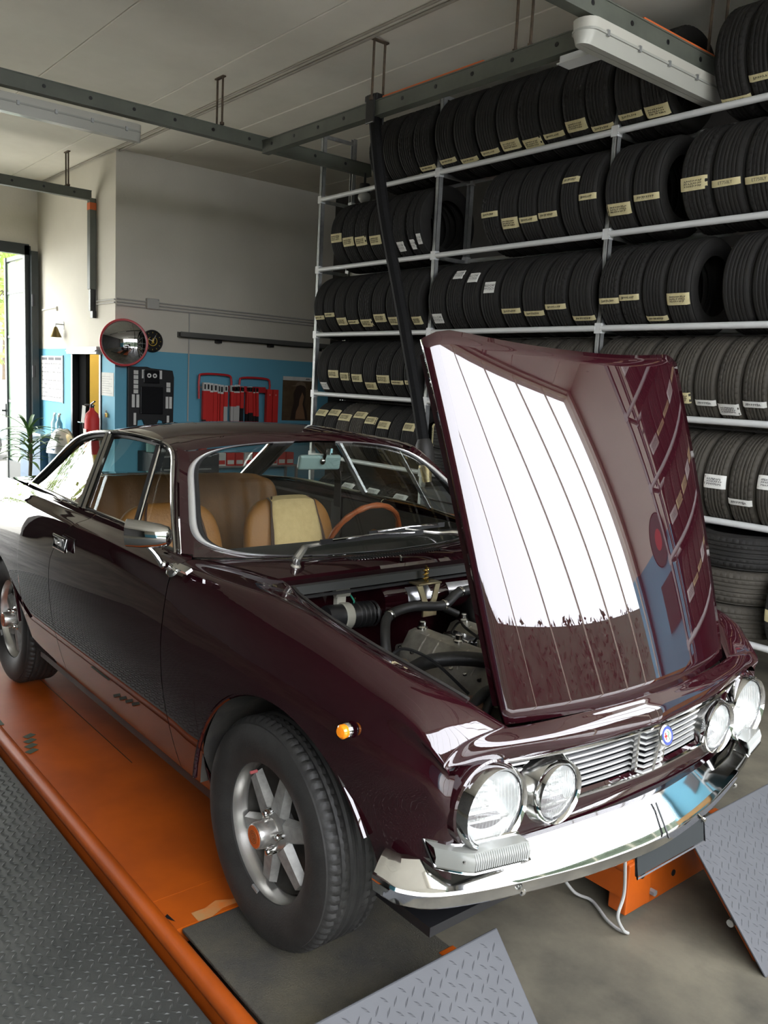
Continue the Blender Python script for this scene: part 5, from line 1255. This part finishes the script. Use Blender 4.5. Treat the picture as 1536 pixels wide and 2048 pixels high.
# wiper display: two red tube hoops with hanging packs
wd_ = thing('wiper_display_rack', 'red tubular wall rack holding wiper blade packs', 'rack', (WXB+.03, 3.01, .93))
for y0, w_, zt in ((0, .44, .60), (.56, .44, .58)):
    MB().tube(spline([(.05, y0, .30), (.05, y0, zt-.06), (.05, y0+.05, zt), (.05, y0+w_-.05, zt), (.05, y0+w_, zt-.06), (.05, y0+w_, zt-.14)], 5), .014, 8).build('hoop', red_p, wd_)
    for s in (.1, w_-.1): MB().cyl((-.03, y0+s, zt), (.05, y0+s, zt), .008).build('wall_pin', blackm, wd_)
MB().bb(0, .10, .42, .92, .40, .475).build('red_bar', red_p, wd_, smooth=False, bevel=.01)
MB().bb(.0, .02, .0, .98, .43, .45).build('hook_rail', galv, wd_, smooth=False)
def pack(yv, ztop, L, w_, red0, red1, grey, label, tilt=0, th=.02):
    t = thing('wiper_blade_pack', label, 'wiper pack', (WXB+.11, 3.01+yv, ztop), (tilt, 0, 0), 'wiper blade packs on the display rack')
    MB().bb(-.02, .02, -w_/2, w_/2, -red0, 0).build('header_card', label_w, t, smooth=False)
    MB().bb(-.022, .022, -w_/2-.001, w_/2+.001, -red1, -red0).build('red_sleeve', red_b, t, smooth=False)
    MB().bb(.021, .023, -w_*.25, w_*.25, -red0*.8, -red0*.2).build('hang_slot', blackp, t, smooth=False)
    if L > red1: MB().bb(-.018, .018, -w_/2, w_/2, -L, -red1).build('lower_card', grey_c if grey else blackp, t, smooth=False)
    return t
PL = [(.055,.50,.62,.040,.10,.45,0),(.10,.50,.62,.045,.10,.62,0),(.145,.495,.62,.045,.11,.62,0),(.20,.49,.62,.05,.10,.62,0),(.25,.485,.60,.03,.11,.60,0),(.285,.48,.62,.05,.11,.62,0),(.345,.475,.62,.05,.08,.26,1),
      (.435,.48,.62,.035,.08,.26,1),(.475,.48,.62,.035,.09,.26,1),(.515,.49,.62,.05,.10,.26,1),(.575,.47,.60,.045,.07,.27,0),(.65,.47,.60,.02,.06,.34,0),(.69,.475,.60,.06,.07,.33,0),(.745,.465,.60,.03,.07,.36,0),(.79,.46,.62,.035,.06,.36,0)]
for i, q in enumerate(PL):
    pack(q[0], .93+q[1], q[2], q[3], q[4], q[5], q[6], '%s red and white wiper pack from the left on the display rack' % (ORD+['tenth','eleventh','twelfth','thirteenth','fourteenth','fifteenth'])[i], .04 if i > 11 else 0)
for i in range(2):
    t = thing('wiper_box', '%s of the two plain red boxes beside the poster' % ('left one', 'right one')[i], 'box', (WXB+.10, 3.99+.09*i, .82), group='plain red wiper boxes')
    MB().bb(-.03, .03, -.04, .04, 0, .56).build('carton', red_b, t, smooth=False, bevel=.003)
    MB().bb(.03, .031, -.01, .01, .48, .50).build('print', M('pale_red_print', (.7,.25,.2), .6) if i == 0 else MATS['pale_red_print'], t, smooth=False)
po = thing('poster', 'calendar poster with a brown picture of a figure in a hat', 'poster', (WXB+.006, 4.50, .98))
MB().bb(-.004, 0, -.24, .22, 0, .58).build('sheet', M('poster_brown', (.075,.045,.02), .5, noise=6, col2=(.13,.085,.04)), po, smooth=False)
MB().bb(0, .001, -.24, .22, .53, .58).build('white_margin', label_w, po, smooth=False)
for k in range(5): MB().bb(.001, .0018, .12+.014*k, .130+.014*k, .545, .555+.010*(k % 2)).build('print', ink, po, smooth=False)
def shape(pts, m_, nm, d): MB().add([(d, a, b) for a, b in pts], [tuple(range(len(pts)))]).build(nm, m_, po, smooth=False)
fl_m, hat_m, hair_m = M('print_skin', (.26,.14,.07), .5), M('print_hat', (.20,.14,.09), .5), M('print_hair', (.035,.018,.010), .5)
shape([(-.11,.01),(-.09,.12),(-.06,.24),(-.07,.36),(-.02,.46),(.06,.49),(.12,.44),(.13,.34),(.11,.22),(.15,.12),(.17,.01)], hair_m, 'print_figure', .0012)
shape([(-.03,.02),(-.02,.12),(.02,.2),(.03,.28),(.07,.38),(.10,.32),(.08,.22),(.11,.12),(.13,.02)], fl_m, 'print_robe', .0016)
shape([(-.12,.455),(-.04,.47),(-.02,.505),(.05,.525),(.11,.50),(.14,.43),(.09,.465),(.03,.475),(-.03,.455)], hat_m, 'print_hat', .002)
# office wall: calendar, sconce, notice, extinguisher
ca = thing('wall_calendar', 'large white printed calendar board on the pale blue office wall', 'calendar', (-9.94, WYS-.012, 1.07))
MB().bb(-.43, .43, 0, .012, 0, .60).build('board', label_w, ca, smooth=False, bevel=.002)
mb = MB(); rc = random.Random(3)
for r_ in range(9):
    for c_ in range(21):
        if rc.random() < (.9 if r_ % 2 == 0 else .25): mb.bb(-.40+.038*c_, -.40+.038*c_+.028*rc.uniform(.4,1), -.0012, -.0002, .05+.055*r_, .05+.055*r_+.018*rc.uniform(.4,1))
mb.bb(-.38, -.16, -.0012, -.0002, .545, .58).bb(-.12, .10, -.0012, -.0002, .545, .58).bb(.14, .38, -.0012, -.0002, .545, .58)
mb.build('print', print_grey, ca, smooth=False)
MB().bb(.43, .445, -.004, .012, -.01, .61).build('frame_edge', galv, ca, smooth=False)
sc_o = thing('bell_sconce', 'small brass bell on a bracket high on the office wall', 'bell', (-9.50, WYS-.10, 1.95))
MB().lathe([(.001,.085),(.018,.085),(.03,.06),(.045,.02),(.07,-.03),(.075,-.045),(.068,-.04)], (0,0,0), (0,0,1), 20).build('bell', M('old_brass', (.18,.13,.05), .35, .8), sc_o)
MB().tube([(0,0,.085),(0,0,.12),(0,.10,.12)], .008, 6).bb(-.02, .02, .095, .10, .06, .16).build('bracket', galv, sc_o)
no = thing('notice_sheet', 'white notice sheet taped at the wall corner beside the doorway', 'paper', (-8.02, WYS-.004, 1.22))
MB().bb(-.19, .19, 0, .002, 0, .27).build('sheet', label_w, no, smooth=False)
mb = MB()
for k in range(8): mb.bb(-.15, .15-.05*(k % 3), -.0012, -.0002, .03+.027*k, .036+.027*k)
mb.build('print', M('faint_print', (.45,.45,.45), .8), no, smooth=False)
fe = thing('fire_extinguisher', 'red fire extinguisher with white tag hanging beside the office doorway', 'fire extinguisher', (-8.19, WYS-.12, .52))
MB().lathe([(.001,0),(.08,0),(.085,.02),(.085,.42),(.07,.48),(.03,.52),(.025,.55),(.001,.55)], (0,0,0), (0,0,1), 24).build('cylinder', red_b, fe)
MB().lathe([(.025,.55),(.025,.59),(.001,.59)], (0,0,0), (0,0,1), 12).box((.03,0,.61), (.12,.02,.012), (0,-.3,0)).box((.02,0,.58), (.10,.02,.010)).build('valve_handle', blackm, fe, smooth=False)
MB().tube(spline([(-.02,-.02,.58),(-.08,-.06,.56),(-.11,-.06,.40),(-.10,-.05,.15)], 5), .012, 8).build('discharge_hose', rubber, fe)
MB().box((-.03,-.09,.47), (.07,.004,.20), (0,.15,.2)).build('white_tag', label_w, fe, smooth=False)
MB().box((0,-.086,.22), (.09,.003,.16)).build('white_panel', label_w, fe, smooth=False)
kh = thing('padlock', 'small brass padlock hanging on the office wall beside the extinguisher', 'padlock', (-8.0, WYS-.02, 1.0))
MB().bb(-.025, .025, -.01, .01, -.03, .02).build('body', M('brass_padlock', (.6,.42,.12), .3, .9), kh, smooth=False, bevel=.004)
MB().tube([(.018*math.cos(a), 0, .02+.03*math.sin(a)) for a in [PI*k/10 for k in range(11)]], .004, 6).build('shackle', chrome, kh)
# counter, bottles, bags, plant
blue_d = M('dark_blue_cabinet', (.03,.10,.19), .45); blue_l = M('pale_blue_glass_top', (.30,.52,.60), .2, coat=.5)
ct = thing('blue_cabinet', 'dark blue cabinet with pale top against the office wall', 'cabinet', (-9.63, WYS-.20, FZ))
MB().bb(-.42, .42, -.18, .18, 0, .85).build('body', blue_d, ct, smooth=False, bevel=.005)
for s in (-1, 1):
    d_ = MB().bb(s*.21-.2, s*.21+.2, -.195, -.18, .05, .82).build('door', blue_d, ct, smooth=False, bevel=.003)
    MB().bb(s*.05-.01, s*.05+.01, -.215, -.195, .5, .62).build('handle', galv, d_, smooth=False)
MB().bb(-.44, .44, -.20, .18, .85, .88).build('worktop', blue_l, ct, smooth=False, bevel=.004)
for i, (x, m_, lab) in enumerate(((-9.30, (.25,.55,.68), 'blue spray bottle on the cabinet, nearer the doorway'), (-9.47, (.45,.62,.66), 'pale clear bottle on the cabinet beside the blue bottle'))):
    b = thing('bottle', lab, 'bottle', (x, WYS-.13, FZ+.88), group='bottles on the blue cabinet')
    MB().lathe([(.001,0),(.042,0),(.044,.01),(.044,.13),(.02,.18),(.016,.21),(.001,.21)], (0,0,0), (0,0,1), 16).build('body', M('bottle_liquid_%d' % i, m_, .15, coat=.5), b)
    MB().cyl((0,0,.21), (0,0,.24), .018).box((.02,0,.25), (.06,.02,.02)).build('spray_head', label_w, b)
bn_ = thing('waste_bin', 'dark blue bin with silver bag beside the plant', 'bin', (-9.0, WYS-.19, FZ))
MB().lathe([(.001,0),(.15,0),(.17,.70),(.18,.72),(.17,.70)], (0,0,0), (0,0,1), 20).build('bin', M('bin_blue', (.05,.14,.25), .5), bn_)
mb = MB(); rb_ = random.Random(9)
rows = [[(lerp(.19, .05, i/7.)*(1+.12*math.sin(k*1.9+i))*math.cos(2*PI*k/18)*1.1, lerp(.19, .05, i/7.)*(1+.12*math.cos(k*2.3+i))*math.sin(2*PI*k/18), .66+.30*math.sin(i/7.*PI*.5)+.01*rb_.random()) for k in range(18)] for i in range(8)]
mb.grid(rows, closed_v=True).build('silver_bag', M('crumpled_silver', (.55,.56,.55), .3, .5, bump=(12,.6)), bn_)
pt = thing('potted_dracaena', 'tall strappy green plant in a lime pot beside the door leaf', 'plant', (-8.95, 1.38, FZ))
MB().lathe([(.001,0),(.12,0),(.17,.30),(.185,.32),(.18,.33),(.165,.31),(.001,.29)], (0,0,0), (0,0,1), 24).build('pot', M('lime_pot', (.22,.42,.03), .4), pt)
MB().tube(spline([(0,0,.28),(.02,.01,.6),(-.01,.02,.95)], 5), .022, 8).build('stem', bark, pt)
lf = M('strap_leaf', (.055,.13,.035), .45, noise=4, col2=(.09,.19,.05)); rp = random.Random(4)
for k in range(46):
    a = k*2.4; ln = rp.uniform(.35, .65); up_ = rp.uniform(.15, 1.25); z0 = lerp(.55, .98, k/46.)
    p0 = Vector((0,0,z0)); d = Vector((math.cos(a), math.sin(a), up_)).normalized(); pts = []
    for i in range(7):
        s = i/6.; pts.append(p0+d*ln*s-Vector((0,0,.42*ln*s*s)))
    sd = d.cross(Vector((0,0,1))).normalized(); rows = []
    for i, q in enumerate(pts):
        w_ = .022*math.sin(PI*(.15+.85*i/6.))**.7 if i < 6 else .001; rows.append([q-sd*w_+Vector((0,0,.006)), q, q+sd*w_+Vector((0,0,.006))])
    MB().grid(rows).build('leaf', lf, pt, recalc=False)
t = thing('office_stool', 'black padded stool standing just inside the office doorway', 'stool', (-8.65, WYS+.45, FZ))
MB().lathe([(.001,.99),(.15,.98),(.17,.95),(.17,.90),(.15,.88),(.001,.88)], (0,0,0), (0,0,1), 20).build('seat', blackp, t)
for k in range(4): a = k*PI/2+.7; MB().tube([(.10*math.cos(a), .10*math.sin(a), .88), (.19*math.cos(a), .19*math.sin(a), 0)], .014, 6).build('leg', blackm, t)
# right-hand rear of the hall seen in the paintwork: work bench by the front gateway
rd = thing('round_wall_sign', 'dark round sign on the blue pilaster, mirrored in the bonnet', 'sign', (2.2, 3.985, 1.80))
MB().lathe([(.001,0),(.24,0),(.25,.008),(.25,.015)], (0,0,0), (0,-1,0), 32).build('disc', blackm, rd)
MB().lathe([(.001,.002),(.10,.002)], (0,.0,0), (0,-1,0), 24).build('red_centre', red_p, rd)
nb = thing('notice_board', 'dark notice board on the blue pilaster, mirrored in the bonnet', 'board', (2.25, 3.985, 1.02))
MB().bb(-.2, .2, -.015, 0, 0, .42).build('panel', blackm, nb, smooth=False)
wbn = thing('work_bench', 'wooden work bench before the pilaster, mirrored in the bonnet', 'bench', (2.35, 3.6, FZ))
MB().bb(-.46, .46, -.33, -.31, .35, .82).build('panel_front', M('bench_front', (.40,.22,.06), .5, noise=5), wbn, smooth=False)
MB().bb(-.5, .5, -.35, .35, .82, .88).build('top', M('bench_wood', (.36,.20,.07), .5, noise=6), wbn, smooth=False, bevel=.006)
for sx in (-1, 1):
    for sy_ in (-1, 1): MB().bb(sx*.44-.04, sx*.44+.04, sy_*.28-.04, sy_*.28+.04, 0, .82).build('leg', M('bench_leg', (.25,.14,.05), .6) if (sx, sy_) == (-1,-1) else MATS['bench_leg'], wbn, smooth=False)

# low tool cabinet and goods at the foot of the back wall, seen through the car windows
tc_ = thing('tool_cabinet', 'dark grey tool cabinet at the foot of the blue back wall', 'cabinet', (WXB+.24, 2.68, FZ))
MB().bb(-.22, .22, -.42, .42, 0, .80).build('body', M('dark_grey_steel', (.035,.037,.04), .5), tc_, smooth=False, bevel=.006)
for k in range(5):
    dr = MB().bb(.22, .235, -.40, .40, .04+.152*k, .18+.152*k).build('drawer', MATS['dark_grey_steel'], tc_, smooth=False, bevel=.003)
    MB().bb(.235, .25, -.30, .30, .15+.152*k, .165+.152*k).build('handle', galv, dr, smooth=False)
for i, (yv, col, h_, nm) in enumerate(((2.33, (.25,.48,.45), .17, 'teal'), (2.47, (.42,.42,.40), .20, 'tall pale grey'), (2.60, (.50,.48,.42), .15, 'cream'), (2.72, (.55,.55,.55), .13, 'silver'), (2.86, (.32,.33,.33), .18, 'dark grey'), (3.0, (.45,.10,.08), .14, 'red'))):
    j = thing('jar', '%s jar on top of the dark tool cabinet' % nm, 'jar', (WXB+.22, yv, FZ+.80), group='jars on the tool cabinet')
    MB().lathe([(.001,0),(.05,0),(.052,.01),(.052,h_*.75),(.035,h_*.86),(.001,h_*.86)], (0,0,0), (0,0,1), 16).build('body', M('jar_%d' % i, col, .35), j)
    MB().lathe([(.001,h_),(.036,h_),(.038,h_*.86),(.001,h_*.86)], (0,0,0), (0,0,1), 16).build('lid', white_p, j)
bs_ = thing('low_shelf', 'low grey shelf along the back wall beside the tool cabinet', 'shelf', (WXB+.16, 3.75, FZ))
for z in (.30, .62): MB().bb(-.15, .15, -.60, .60, z-.02, z).build('board', galv, bs_, smooth=False)
for yv in (-.58, .58):
    for x in (-.13, .13): MB().bb(x-.015, x+.015, yv-.015, yv+.015, 0, .62).build('leg', galv, bs_, smooth=False)
for k in range(9):
    b = thing('small_carton', '%s small red and white carton on the low shelf' % ORD[k], 'carton', (WXB+.22, 3.24+.125*k, FZ+.62), group='small cartons on the low shelf')
    MB().bb(-.05, .05, -.055, .055, 0, .16).build('box', red_b if k % 3 else label_w, b, smooth=False)
    MB().bb(.05, .051, -.045, .045, .02, .07).build('panel', label_w if k % 3 else red_b, b, smooth=False)
lc = thing('lift_console', 'dark lift control console with orange panel on the far side of the coupe', 'console', (-1.93, 1.78, FZ))
MB().bb(-.16, .16, -.11, .11, 0, 1.02).bb(-.18, .18, -.13, .13, 1.02, 1.09).build('column', M('console_dark', (.03,.03,.032), .5), lc, smooth=False, bevel=.008)
MB().bb(-.13, .13, -.125, -.11, .55, .96).build('front_panel', orange_l, lc, smooth=False, bevel=.004)
MB().bb(.16, .172, -.09, .09, .45, .98).build('side_panel', orange_l, lc, smooth=False, bevel=.004)
for k in range(3): MB().cyl((-.07+.07*k, -.125, .88), (-.07+.07*k, -.145, .88), .016, 14).build('push_button', (red_p, blackp, whitetube)[k], lc)
